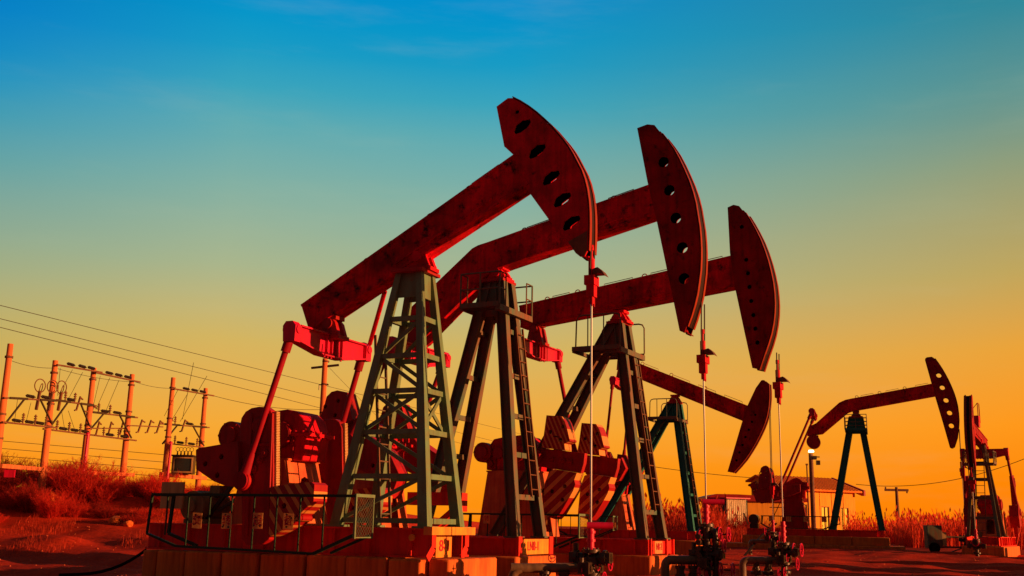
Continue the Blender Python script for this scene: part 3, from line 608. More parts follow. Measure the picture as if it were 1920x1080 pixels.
MB().box(-1.6, -.5, -1.0, -.72, 1.48, 1.75).box(-.5, -.46, -1.02, -.4, 1.36, 1.75).bar((-.6, -.7, 1.4), (-1.3, -.7, .86), .10, .12).bar((-.6, -.45, 1.4), (-1.3, -.45, .86), .10, .12).build('oil_tank_bracket', 'frame_red', j)
bridle(j, J2, 5.6, 4.42, 4.66, .2, 1.45)

# ---- jack 3
J3 = dict(X=2.829, Y=26.992, th=.495, zp=6.478, R=3.966, zb=.83, fx=.793, rx=3.238, hwb=.648, tfx=.026, trx=.157, hwt=.215, zt=6.16)
j = jack_root(J3, 'third pump jack from the left, straight level beam, striped counterweights and splayed rear legs')
frame_o, z0, zb = frame(j, J3, -5.6, 1.0, .85, .36)
e_ = MB().box(.98, 1.0, -.84, .84, z0+.03, zb-.03)
for y in (-.77, .30, .77): e_.box(1.0, 1.06, y-.03, y+.03, z0+.002, zb+.01)
e_.build('end_plate', 'frame_red', frame_o)
MB().box(1.004, 1.018, -.44, .06, z0+.035, zb-.035).build('number_plate', 'sign_cream', frame_o)
text('N8-2', .23, 'red_ink', frame_o, (1.026, -.18, zb-.17), (0, 1, 0), (0, 0, 1), sx=.8)
tower(j, J3, .19, .24, [.12, .28, .45, .61, .77], 'dark_green', 'H', (-1.01, .30, 5.47, .82, .85, 'round'), (1.5, 5.3, .0, .17))
H3 = [(2.93, 8.88), (3.08, 8.93), (3.22, 8.88), (3.36, 8.68), (3.48, 8.46), (3.59, 8.23), (3.70, 7.97), (3.79, 7.7), (3.87, 7.41), (3.93, 7.12), (3.97, 6.87), (3.99, 6.62), (3.995, 6.38), (3.98, 6.14), (3.945, 5.9), (3.89, 5.66), (3.81, 5.42), (3.72, 5.19), (3.65, 5.0), (3.58, 4.81), (3.43, 4.85), (3.27, 5.7), (3.06, 6.85), (2.96, 7.72)]
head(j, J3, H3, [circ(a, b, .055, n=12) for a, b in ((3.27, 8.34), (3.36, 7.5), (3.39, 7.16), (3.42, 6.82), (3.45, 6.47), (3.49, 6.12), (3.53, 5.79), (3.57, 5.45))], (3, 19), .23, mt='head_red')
beam(j, J3, [(-2.87, 6.84), (3.02, 7.63), (3.08, 6.90), (-2.82, 6.28)], .23, 2, (1.1, 2.4, 4.3, 5.2), ((.3, 1.0), (1.5, 2.2), (2.7, 3.5), (4.5, 5.0)))
bearing(j, 'saddle_bearing', -.02, 6.38, 6.24, .25)
bearing(j, 'tail_bearing', -2.42, 6.20, 5.82, .24, 'dark_red')
machinery(j, J3, (-.18, .30), GEAR, (-3.55, -2.25, 2.44), 1.05,
  [(-2.0, 2.98), (-1.61, 2.97), (-.5, 2.84), (-.53, 2.6), (-.61, 2.36), (-1.74, 2.53), (-2.0, 2.6)], None,
  [(-1.5, 3.78), (-1.08, 3.74), (-.99, 3.6), (-.93, 3.44), (-.85, 3.13), (-1.0, 3.07), (-.98, 2.92), (-1.63, 2.99), (-1.57, 3.28)],
  [(-1.24, 2.45), (-.66, 2.36), (-.73, 2.19), (-.70, 2.09), (-.75, 1.95), (-.84, 1.8), (-.97, 1.6), (-1.1, 1.4), (-1.25, 1.26), (-1.59, 1.36), (-1.59, 1.49), (-1.52, 2.13), (-1.41, 2.4)],
  'stripe_up', 'stripe_down', (-1.80, 2.77), 1.23, -2.44, 5.67, (-3.73, 2.95))
bridle(j, J3, 5.2, 4.40, 3.97, .2, 1.4)

# ---- jack 4 (head down)
J4 = dict(X=7.051, Y=45.53, th=.438, zp=6.547, R=3.966, zb=.996, fx=.78, rx=3.272, hwb=.616, tfx=.075, trx=.122, hwt=.265, zt=6.263)
j = jack_root(J4, 'distant teal pump jack with its beam tipped down and head low')
frame_o, z0, zb = frame(j, J4, -5.6, 1.0, .85, .36)
MB().box(1.0, 1.02, .2, .7, z0+.03, zb-.03).build('number_plate', 'plate_yellow', frame_o)
text('8-3', .2, 'red_ink', frame_o, (1.03, .45, zb-.17), (0, 1, 0), (0, 0, 1), sx=.8) if False else None
tower(j, J4, .22, .27, [.12, .28, .45, .61, .77], 'teal', 'H', (-.98, .30, 5.61, .82, .80, 'round'), (1.3, 5.5, .0, .17))
H4 = [(3.72, 7.10), (3.78, 7.12), (3.85, 7.11), (4.01, 6.96), (4.02, 6.67), (4.01, 6.38), (3.97, 6.02), (3.9, 5.67), (3.81, 5.4), (3.7, 5.14), (3.54, 4.83), (3.37, 4.53), (3.17, 4.22), (2.96, 3.92), (2.71, 3.64), (2.45, 3.37), (2.23, 3.4), (2.86, 5.34), (3.11, 6.05), (3.49, 6.8)]
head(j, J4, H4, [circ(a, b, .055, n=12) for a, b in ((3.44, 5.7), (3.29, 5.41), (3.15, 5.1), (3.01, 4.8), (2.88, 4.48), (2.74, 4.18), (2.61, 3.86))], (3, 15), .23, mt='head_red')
beam(j, J4, [(-2.51, 8.45), (3.16, 6.05), (2.96, 5.46), (-2.56, 7.84)], .23, 2, (2.0, 3.6, 5.0), ((.3, 1.1), (1.5, 2.3), (2.7, 3.5), (4.2, 4.9)))
bearing(j, 'saddle_bearing', 0, 6.50, 6.34, .25)
bearing(j, 'tail_bearing', -2.38, 7.76, 7.40, .24, 'dark_red')
machinery(j, J4, (-.18, .30), GEAR, (-3.55, -2.25, 2.44), 1.05,
  [(-3.2, 2.5), (-2.9, 2.6), (-2.4, 3.9), (-2.55, 4.2), (-2.95, 4.25)], None,
  [(-2.5, 2.9), (-2.1, 3.0), (-1.8, 3.5), (-2.0, 3.95), (-2.45, 3.7)], [(-3.1, 2.8), (-2.95, 3.9), (-3.35, 3.9), (-3.6, 3.3)],
  'dark_red', 'dark_red', (-2.75, 3.95), 1.15, -2.40, 7.20, (-3.73, 2.95))
bridle(j, J4, 6.4, 2.75, 3.97, .2, 1.4)

# ---- jack 5 (right, side on)
J5 = dict(X=17.195, Y=53.101, th=.327, zp=6.846, R=4.658, zb=1.18, fx=.92, rx=1.349, hwb=.573, tfx=.19, trx=.214, hwt=.242, zt=6.60)
j = jack_root(J5, 'pump jack seen side on at the right, in front of the low house')
frame_o, z0, zb = frame(j, J5, -5.4, 1.0, .85, .32)
tower(j, J5, .22, .30, [.12, .30, .5, .7], 'teal', 'H', (-.55, .48, 5.98, .85, .72, 'cage'), None)
H5 = [(3.36, 9.45), (3.44, 9.51), (3.67, 9.53), (3.8, 9.43), (3.94, 9.2), (4.07, 8.96), (4.21, 8.67), (4.34, 8.36), (4.45, 8.05), (4.55, 7.73), (4.62, 7.42), (4.67, 7.1), (4.69, 6.76), (4.69, 6.42), (4.665, 6.18), (4.63, 5.95), (4.56, 5.57), (4.4, 5.14), (4.31, 5.09), (4.23, 5.14), (3.99, 6.34), (3.71, 7.65), (3.59, 8.28)]
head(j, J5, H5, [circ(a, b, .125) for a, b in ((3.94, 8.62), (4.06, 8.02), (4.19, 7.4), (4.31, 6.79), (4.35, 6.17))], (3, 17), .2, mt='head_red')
beam(j, J5, [(-2.30, 6.15), (-1.91, 6.33), (-.76, 7.34), (-.47, 7.47), (-.18, 7.53), (3.62, 8.19), (3.74, 7.64), (.17, 7.02), (-.19, 6.96), (-.4, 6.88), (-1.64, 5.85), (-2.37, 5.76)], .22, 6, (1.3, 2.5, 3.6), ((.2, .8), (1.6, 2.2), (2.8, 3.4)))
bearing(j, 'saddle_bearing', 0, 6.80, 6.66, .25, 'dark_red')
MB().cyl((-2.09, -.28, 5.43), (-2.09, .28, 5.43), .33, n=28).box(-2.3, -1.85, -.2, .2, 5.4, 5.75).build('tail_bearing', 'dark_red', j)
GEAR5 = [(-3.75, 2.69), (-3.75, 3.15), (-3.55, 3.35), (-3.31, 3.52), (-3.1, 3.63), (-2.96, 3.65), (-2.8, 3.58), (-2.7, 3.48), (-2.44, 3.42), (-2.44, 3.08), (-2.57, 3.03), (-2.58, 2.69)]
machinery(j, J5, (0, 0), GEAR5, (-3.55, -2.75, 2.67), 1.0, [(-5.06, 2.95), (-4.86, 2.4), (-3.64, 2.67), (-3.07, 2.81), (-2.75, 2.95), (-2.75, 3.32), (-3.62, 3.24), (-4.8, 3.03)], None,
  [(-4.76, 3.07), (-4.71, 3.56), (-4.66, 3.85), (-4.59, 4.09), (-4.47, 4.18), (-4.34, 4.21), (-4.25, 4.16), (-4.19, 4.05), (-4.12, 3.65), (-4.07, 3.17)], [(-5.2, 3.3), (-4.85, 3.45), (-4.8, 3.06), (-5.06, 3.0)],
  'dark_red', 'dark_red', (-3.75, 3.12), 1.15, -2.07, 6.80, (-3.9, 3.0), ped_mt='dark_red')
MB().tube([(-3.7, -.5, 2.6), (-4.35, -.5, 1.3)], .02, 5).tube([(-4.1, -.5, 2.6), (-4.1, -.5, 1.3)], .02, 5).tube([(-4.3, -.5, 2.2), (-3.6, -.5, 2.2)], .02, 5).build('belt_brace', 'rust', j)
MB().cyl((-5.1, -.5, 1.62), (-5.1, .3, 1.62), .24, n=24).box(-5.3, -4.9, -.4, .2, zb+.002, 1.42).build('electric_motor', 'dark_steel', j)
MB().bar((-5.55, -.6, 1.9), (-5.35, -.6, 1.35), .04, .36, (0, 1, 0)).build('motor_guard_panel', 'cream', j)
bridle(j, J5, 6.0, 4.05, 4.67, .2, 1.3)

# ---- jack 6 (far right, seen end on)
J6 = dict(X=20.75, Y=47.6, th=2.12, zp=5.15, R=2.5, zb=1.0, fx=.45, rx=1.2, hwb=.62, tfx=.05, trx=.2, hwt=.2, zt=4.95)
j = jack_root(J6, 'far right pump jack seen from its front, head and crossbeam end on')
frame_o, z0, zb = frame(j, J6, -4.4, .8, .72, .4)
tower(j, J6, .13, .16, [.2, .42, .62, .8], 'dark_green', 'H', (-.5, .35, 4.15, .62, .5, 'two'), (1.1, 4.6, -.2, .15))
H6 = [(1.62, 6.92), (1.75, 6.98), (1.9, 6.9), (2.05, 6.6), (2.18, 6.3), (2.3, 6.0), (2.4, 5.65), (2.47, 5.3), (2.5, 4.95), (2.47, 4.6), (2.4, 4.25), (2.3, 3.95), (2.2, 3.75), (2.1, 3.8), (1.85, 4.8), (1.7, 5.9)]
head(j, J6, H6, [circ(2.1, b, .06, n=10) for b in (6.0, 5.5, 5.0, 4.5)], (2, 12), .15, mt='head_red')
beam(j, J6, [(-2.0, 5.3), (1.85, 5.75), (1.9, 5.25), (-1.95, 4.85)], .15, 2, (.8, 2.0), ((.2, 1.5),), 'head_red')
bearing(j, 'saddle_bearing', 0, 5.1, 5.02, .2)
bearing(j, 'tail_bearing', -1.7, 4.9, 4.75, .2)
machinery(j, J6, (.35, .0), [(x, z*.92) for x, z in GEAR], (-2.75, -2.0, 2.0), .95,
  [(-3.0, 1.0), (-2.6, 1.0), (-2.45, 3.7), (-2.8, 3.75)], None, None, [(-3.1, 1.5), (-2.5, 1.4), (-2.3, 1.9), (-2.5, 2.4), (-3.1, 2.3)], 'dark_red', 'dark_red', (-2.7, 2.1), .92, -1.7, 4.72, (-3.2, 2.3))
MB().box(.05, .5, -.16, .16, 5.70, 6.2).tube([(.05, -.16, 5.9), (.05, -.16, 6.75), (.5, -.16, 6.75), (.5, -.16, 5.9)], .02, 5).tube([(.05, .16, 5.9), (.05, .16, 6.75), (.5, .16, 6.75), (.5, .16, 5.9)], .02, 5).tube([(.05, -.16, 6.35), (.5, -.16, 6.35), (.5, .16, 6.75)], .015, 5).build('beam_step_rail', 'bright_red', j)
bridle(j, J6, 4.0, 3.2, 2.5, .18, 1.3)

# ------------------------------------------------------------------ concrete footings
FT = 'concrete footing blocks under the pump jacks'
def block(J, x0, x1, y0, y1, z0, z1, label, tilt=0):
    cx, cy = (x0+x1)/2, (y0+y1)/2
    mb = MB().box(x0-cx, x1-cx, y0-cy, y1-cy, z0, z1)
    o = mb.build('concrete_block', 'concrete', None, bevel=.035)
    w = loc_to_world(J, cx, cy, 0); o.location = w; o.rotation_euler = (0, 0, -J['th'] + tilt)
    return tag(o, label, 'concrete block', FT)
ed = [-5.11, -4.82, -4.80, -4.17, -4.13, -3.36, -3.33, -2.58, -2.53, -2.04, -2.01, -1.62, -1.56, -.78, -.76, 0, .04, .64]
zf1 = J1['zb']-.482
names = ['narrow block at the rear end', 'second block from the rear end', 'third block, left of the first white sign', 'fourth block, below the two middle signs', 'fifth block, narrow and below the third sign', 'sixth block, narrowest of the middle ones', 'seventh block, below the mesh panel', 'eighth block, below the rear tower legs', 'ninth block, below the front tower leg']
rb = random.Random(3)
for i in range(9):
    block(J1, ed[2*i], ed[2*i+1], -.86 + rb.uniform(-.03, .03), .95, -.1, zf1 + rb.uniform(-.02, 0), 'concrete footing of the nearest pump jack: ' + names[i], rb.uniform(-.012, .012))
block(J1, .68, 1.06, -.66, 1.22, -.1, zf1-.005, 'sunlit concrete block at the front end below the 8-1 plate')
def footing(J, x0, x1, hw, zlow, zhigh, n, who):
    for i in range(n):
        a, b = lerp(x0, x1, i/n)+.008, lerp(x0, x1, (i+1)/n)-.008
        place = ['rear end', 'middle rear', 'middle front', 'front end'][i] if n == 4 else ['rear end', 'middle', 'front end'][i]
        block(J, a, b, -hw, hw, zlow, zhigh, 'concrete footing block at the %s under %s' % (place, who))
footing(J2, -5.4, 1.02, 1.0, -.1, J2['zb']-.37, 4, 'the tall bent-beam jack')
footing(J3, -5.6, 1.12, 1.0, -.1, J3['zb']-.37, 4, 'the jack with striped counterweights')
footing(J4, -5.6, 1.05, .95, -.1, J4['zb']-.37, 4, 'the head-down teal jack')
footing(J5, -5.6, 1.25, 1.05, .45, J5['zb']-.33, 4, 'the side-on jack by the house')
block(J5, -6.6, -1.0, -1.9, 1.3, 0, .46, 'low rear kerb slab under the side-on jack by the house')
block(J5, -.985, 1.9, -1.9, 1.3, 0, .455, 'low front kerb slab under the side-on jack by the house')
footing(J6, -4.4, .9, .85, 0, J6['zb']-.41, 3, 'the far right end-on jack')

# ------------------------------------------------------------------ guard railings with signs
def guard(J, x0, x1, lat, zt, zb0, zb1, xk, npost, end, label):
    rt = empty('guard_railing', loc_to_world(J, x0, lat, 0), -J['th'], label, 'railing', 'guard railings around the cranks')
    L = x1-x0; xkk = xk-x0
    f = MB()
    f.bar((0, 0, zt), (L, 0, zt), .045, .045).bar((xkk, 0, zb0), (L-.75, 0, zb1), .04, .04).bar((0, 0, zt), (-.05, 0, zb0+.2), .035, .035).bar((-.05, 0, zb0+.2), (xkk, 0, zb0), .04, .04)
    f.bar((L-.75, 0, zb1), (L-.02, 0, zb0+.25), .05, .05).bar((L-.75, .5, zb1), (L-.02, .5, zb0+.25), .04, .04).bar((0, .55, zt), (-.05, .55, zb0+.2), .05, .05).bar((0, 0, zt), (0, .55, zt), .05, .05).bar((-.05, .55, zb0+.2), (xkk, .55, zb0), .05, .05)
    for i in range(npost):
        x = lerp(.35, L-.6, i/(npost-1)); f.bar((x, .002, zb0-.02 if x > xkk else zb0+.18), (x, .002, zt-.01), .022, .022)
    f.build('rail_frame', 'rail_green', rt)
    # mesh end panel
    e = MB().bar((L, -.02, zt+.01), (L, .56, zt+.01), .04, .05).bar((L, 0, zb0+.2), (L, 0, zt), .035, .035).bar((L, .55, zb0+.2), (L, .55, zt), .02, .02).bar((L, 0, zb0+.22), (L, .55, zb0+.22), .03, .02)
    e.build('end_frame', 'green', rt)
    g = MB(); zz = zb0+.24; H = zt-zz
    n = 9
    for i in range(-n, n+6):
        for sg in (1, -1):
            # diagonal wires clipped to the panel
            y0, z0_, y1, z1_ = i*.075, 0.0, i*.075+H, H
            if y1 < 0 or y0 > .53: continue
            ta = max(0, -y0/H); tb = min(1, (.53-y0)/H)
            ya, yb = y0+ta*H, y0+tb*H
            if sg < 0: ya, yb = .53-ya, .53-yb
            g.bar((L, .01+ya, zz+ta*H), (L, .01+yb, zz+tb*H), .0045, .0045)
    g.build('wire_mesh', 'dark_green', rt)
    return rt
def sign(J, x, lat, z, w, h, ch, label, peel, seed, tilt=0):
    rt = empty('warning_sign', loc_to_world(J, x, lat, z), -J['th'], label, 'sign', 'white signs hung on the guard railings')
    MB().plate([(-w/2, -h/2), (w/2, -h/2 - tilt*w), (w/2, h/2 - tilt*w), (-w/2, h/2)], -.006, .0).build('sign_board', 'sign_cream', rt)
    text(ch, h*.72 if peel else w*.85, 'red_ink', rt, (0, -.012, 0), (1, 0, 0), (0, 0, 1), depth=.002)
    if peel:
        rs = random.Random(seed); pm = MB()
        for k in range(9):
            cx, cz = rs.choice([-1, 1])*rs.uniform(.1, .36)*w, rs.uniform(-.4, .4)*h; n = 7
            pm.plate([(cx + w*rs.uniform(.04, .16)*math.cos(2*math.pi*i/n), cz + h*rs.uniform(.03, .11)*math.sin(2*math.pi*i/n)) for i in range(n)], -.0085 - k*.0003, -.0065)
        pm.build('peeled_patch', 'ink', rt)
guard(J1, -4.35, -.17, -1.6, 1.51, .64, .59, -3.74, 8, True, 'green pipe railing with mesh end panel beside the nearest jack')
for x, c, z, t, lb in ((-3.28, '旋', 1.08, .05, 'worn white sign, leftmost on the nearest railing'), (-2.66, '转', 1.08, 0, 'worn white sign with most dark peeling, second on the nearest railing'), (-2.02, '设', 1.09, 0, 'worn white sign, third from left on the nearest railing'), (-1.41, '备', 1.095, .05, 'worn white sign in front of the striped weight on the nearest railing')):
    sign(J1, x, -1.65, z, .20, .26, c, lb, True, int(-x*100), t)
guard(J3, -3.9, -.58, -1.3, 1.36, .62, .58, -3.5, 6, True, 'dark railing with mesh end beside the striped-counterweight jack')
for x, c, lb in ((-3.07, '转', 'cream sign left of the tall bent-beam jack front leg'), (-2.2, '设', 'cream sign between the front legs of the tall bent-beam jack'), (-1.48, '备', 'cream sign just right of the tall bent-beam jack legs')):
    sign(J3, x, -1.36, 1.24, .18, .22, c, lb, False, 1)
guard(J4, -5.0, -2.34, -1.35, 1.52, .75, .7, -4.6, 5, True, 'dark railing with mesh end beside the head-down teal jack')
for x, c, lb in ((-3.09, '转', 'small sign behind the red stuffing box of the nearest well'), (-2.29, '设', 'small sign just right of the teal jack railing end')):
    sign(J4, x, -1.42, 1.18, .20, .2, c, lb, False, 1)
guard(J5, -4.6, -.97, -1.5, 1.77, 1.2, 1.2, -4.3, 6, True, 'long low railing beside the side-on jack by the house')
for x, c, lb in ((-4.12, '旋', 'square sign leftmost on the railing by the house'), (-3.32, '转', 'square sign on the pedestal, second on the railing by the house'), (-2.5, '设', 'square sign, third on the railing by the house'), (-1.68, '备', 'square sign rightmost on the railing by the house')):
    sign(J5, x, -1.56, 1.64, .24, .24, c, lb, False, 1)

# ------------------------------------------------------------------ wellheads
def handwheel(rt, c, nrm, r, stem_from):
    n = Vector(nrm).normalized(); c = Vector(c)
    w = MB().ring(c, n, r, r*.11, 22, 6); sx = n.orthogonal().normalized(); sy = n.cross(sx)
    for k in range(3):
        a = k*2*math.pi/3+.5; w.cyl(c, c + (sx*math.cos(a)+sy*math.sin(a))*r, r*.08, n=5)
    w.cyl(c-n*.03, c+n*.04, r*.2, n=8)
    o = w.build('handwheel', 'bright_red', rt)
    MB().cyl(stem_from, c, r*.12, n=6).build('wheel_stem', 'dark_steel', o)
def flange(mb, c, d, r, t=.05):
    d = Vector(d).normalized(); c = Vector(c); mb.cyl(c-d*t/2, c+d*t/2, r, n=16)
    sx = d.orthogonal().normalized(); sy = d.cross(sx)
    for k in range(8):
        a = k*math.pi/4; q = c + (sx*math.cos(a)+sy*math.sin(a))*r*.8; mb.cyl(q-d*(t/2+.025), q+d*(t/2+.025), r*.11, n=6)
def wellhead(J, R_, zg, ztop, wheels, pipe, label, wr, tee=True, body_top=.98):
    o = loc_to_world(J, R_, 0, zg)
    rt = empty('wellhead', o, -J['th'], label, 'wellhead', 'wellheads below the pump jack heads')
    b = MB().cyl((0, 0, -.05), (0, 0, body_top-zg), .075, n=14)
    for z in (.18, .36, .55, .72, body_top-zg): flange(b, (0, 0, z), (0, 0, 1), .15)
    b.cyl((-.34, 0, .62), (.34, 0, .62), .07, n=12).cyl((0, -.36, .46), (0, .36, .46), .065, n=12)
    for sx in (-1, 1): flange(b, (sx*.24, 0, .62), (1, 0, 0), .12); flange(b, (0, sx*.26, .46), (0, 1, 0), .11)
    b.box(-.34, -.18, -.09, .09, .54, .70).box(.18, .34, -.09, .09, .54, .70).box(-.09, .09, -.36, -.2, .38, .55).box(-.09, .09, .2, .36, .38, .55)
    b.cyl((-.26, 0, .7), (-.26, 0, .84), .05, n=10).cyl((.05, .05, (body_top-zg)*.8), (.2, .18, (body_top-zg)*.95), .045, n=8).cyl((-.05, -.3, .45), (-.05, -.3, .62), .04, n=8)
    b.build('valve_tree', 'dark_steel', rt)
    s = MB().cyl((0, 0, body_top-zg+.02), (0, 0, ztop-zg), .055, n=14)
    for z in (.3, .55, .8): s.cyl((0, 0, lerp(body_top, ztop, z)-zg-.02), (0, 0, lerp(body_top, ztop, z)-zg+.02), .075, n=14)
    if tee: s.cyl((-.05, -.05, ztop-zg), (.34, .10, ztop-zg), .055, n=12)
    s.build('stuffing_box', 'bright_red', rt)
    for (c, nrm, r, st) in wheels: handwheel(rt, c, nrm, r, st)
    if pipe: MB().tube(pipe[0], pipe[1], 14).build('flow_pipe', 'insul', rt)
    return rt
def bend(pts, r=.18, n=5):
    pts = [Vector(q) for q in pts]; o = [pts[0]]
    for a, b, c in zip(pts, pts[1:], pts[2:]):
        u = (a-b).normalized(); w = (c-b).normalized(); p0 = b+u*r; p1 = b+w*r
        for i in range(n+1):
            t = i/n; o.append(p0*(1-t)**2 + b*2*t*(1-t) + p1*t*t)
    o.append(pts[-1]); return o
F = (1, 0, 0)
wellhead(J1, 3.25, 0, 1.12, [((.10, .05, .52), F, .105, (0, .05, .52)), ((.30, .08, .53), F, .105, (.1, .08, .53)), ((.22, .02, .30), F, .10, (0, .02, .30)), ((-.02, -.28, .43), F, .08, (-.1, -.28, .43)), ((-.55, -.3, .60), (0, -1, 0), .06, (-.55, -.2, .6))],
  (bend([(-.2, -.1, .46), (-.95, -.55, .44), (-1.08, -.62, .44), (-1.10, -.62, -.05)]), .075), 'wellhead with red stuffing box below the nearest jack head', .1, True, .60)
wellhead(J2, 4.66, 0, 1.62, [((.24, .1, 1.0), F, .13, (0, .1, 1.0)), ((.40, .14, 1.0), F, .13, (.2, .14, 1.0)), ((.34, .02, .78), F, .13, (0, .02, .78)), ((.10, .02, .44), F, .10, (0, .02, .44)), ((.25, .05, .33), F, .14, (.0, .05, .33)), ((.48, .1, .33), F, .13, (.3, .1, .33)), ((-.05, -.4, .28), F, .09, (-.15, -.4, .28)), ((.04, -.2, .22), F, .09, (0, -.2, .22)), ((-.1, -.1, .98), F, .09, (-.2, -.1, .98))],
  (bend([(-.1, 0, .50), (-.55, -.3, .50), (-.72, -.4, .50), (-.72, -.4, -.05)], .14), .085), 'wellhead with tall coiled dark pipe below the tall bent-beam jack head', .13, True, 1.17)
w2 = MB().tube(bend([(.16, .05, .1), (.16, .05, 1.08), (-.12, -.02, 1.10), (-.14, -.02, .95)], .12), .065, 12)
for z in (.62, .72, .84, .95): w2.cyl((-.12, -.2, z), (-.1, .16, z), .055, n=10)
o = w2.build('bypass_pipe', 'dark_steel', [q for q in C.objects if q.name.startswith('wellhead')][-1])
wellhead(J3, 3.966, 0, 1.30, [((.22, .06, .66), F, .15, (0, .06, .66)), ((.38, .1, .67), F, .14, (.2, .1, .67)), ((.30, 0, .36), F, .13, (0, 0, .36)), ((-.08, -.2, .16), F, .10, (-.1, -.1, .16)), ((.05, -.2, .18), F, .10, (0, 0, .18)), ((.1, -.1, .5), F, .09, (0, 0, .5))],
  (bend([(-.1, 0, .42), (-.6, -.35, .42), (-.82, -.5, .42), (-.82, -.5, -.05)], .14), .085), 'wellhead with dark elbow pipe below the third jack head', .13, False, .80)
wellhead(J4, 3.966, .15, 1.5, [((.25, 0, .7), F, .17, (0, 0, .7)), ((-.3, -.1, .9), F, .15, (-.1, 0, .9)), ((.2, -.2, .4), F, .14, (0, 0, .4)), ((-.1, -.2, .6), F, .12, (0, 0, .6))],
  (bend([(-.2, 0, .5), (-.9, -.2, .5), (-.9, -.2, -.05)], .14), .08), 'cluttered wellhead below the low head of the teal jack', .14, False, 1.0)
wellhead(J5, 4.658, .2, 1.9, [((.25, 0, .6), F, .15, (0, 0, .6)), ((-.25, -.1, .4), F, .14, (0, 0, .4))], None, 'far wellhead below the side-on jack head', .14, False, 1.0)
wellhead(J6, 2.5, .15, 1.3, [((.25, 0, .6), F, .13, (0, 0, .6))], None, 'wellhead in front of the far right end-on jack', .13, False, .8)
pv = MB().cyl((0, 0, 0), (0, 0, .28), .05, n=10).cyl((0, 0, .28), (0, 0, .52), .075, n=12).cyl((-.12, 0, .2), (.12, 0, .2), .05, n=10)
flange(pv, (0, 0, .3), (0, 0, 1), .10); flange(pv, (0, 0, .5), (0, 0, 1), .10); flange(pv, (0, 0, .08), (0, 0, 1), .10)
for (J, x, l, z, lb) in ((J1, 2.62, -.40, -.02, 'short flanged valve left of the nearest wellhead'), (J1, 2.9, -.28, -.02, 'short flanged valve touching the nearest wellhead'), (J2, 4.25, -.42, -.02, 'flanged valve left of the coiled-pipe wellhead'), (J2, 4.45, -.25, -.02, 'flanged valve against the coiled-pipe wellhead'), (J3, 3.4, -.3, -.02, 'flanged valve left of the third wellhead'), (J3, 3.65, -.2, -.02, 'flanged valve against the third wellhead')):
    o = MB(); o.v = list(pv.v); o.f = list(pv.f); o = o.build('pipe_valve', 'dark_steel'); o.location = loc_to_world(J, x, l, z); o.rotation_euler = (0, 0, -J['th'])
    o.scale = (1, 1, .8); tag(o, lb, 'valve', 'small valves by the wellheads')

# ------------------------------------------------------------------ electric poles on the bank
PG = 'concrete poles on the bank'
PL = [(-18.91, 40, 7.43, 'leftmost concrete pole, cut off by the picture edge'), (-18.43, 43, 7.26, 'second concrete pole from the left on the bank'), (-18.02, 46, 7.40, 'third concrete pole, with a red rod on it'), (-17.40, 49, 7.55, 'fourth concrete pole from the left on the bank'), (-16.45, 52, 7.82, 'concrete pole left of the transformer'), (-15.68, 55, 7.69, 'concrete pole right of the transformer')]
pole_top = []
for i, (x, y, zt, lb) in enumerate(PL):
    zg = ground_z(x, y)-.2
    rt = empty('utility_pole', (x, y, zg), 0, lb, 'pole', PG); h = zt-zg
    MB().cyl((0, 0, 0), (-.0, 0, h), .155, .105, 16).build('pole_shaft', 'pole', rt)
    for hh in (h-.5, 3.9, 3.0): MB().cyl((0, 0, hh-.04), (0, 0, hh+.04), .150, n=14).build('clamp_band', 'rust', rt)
    pole_top.append(Vector((x, y, zt)))
def apx(px, py, Y):   # a point seen at a photograph pixel at depth Y (only to measure where distant things hang)
    d = f_ + rr*((px-960)/2005) + uu*((540-py)/2005); t = Y/d.y
    return Vector((0, 0, 1.1)) + d*t
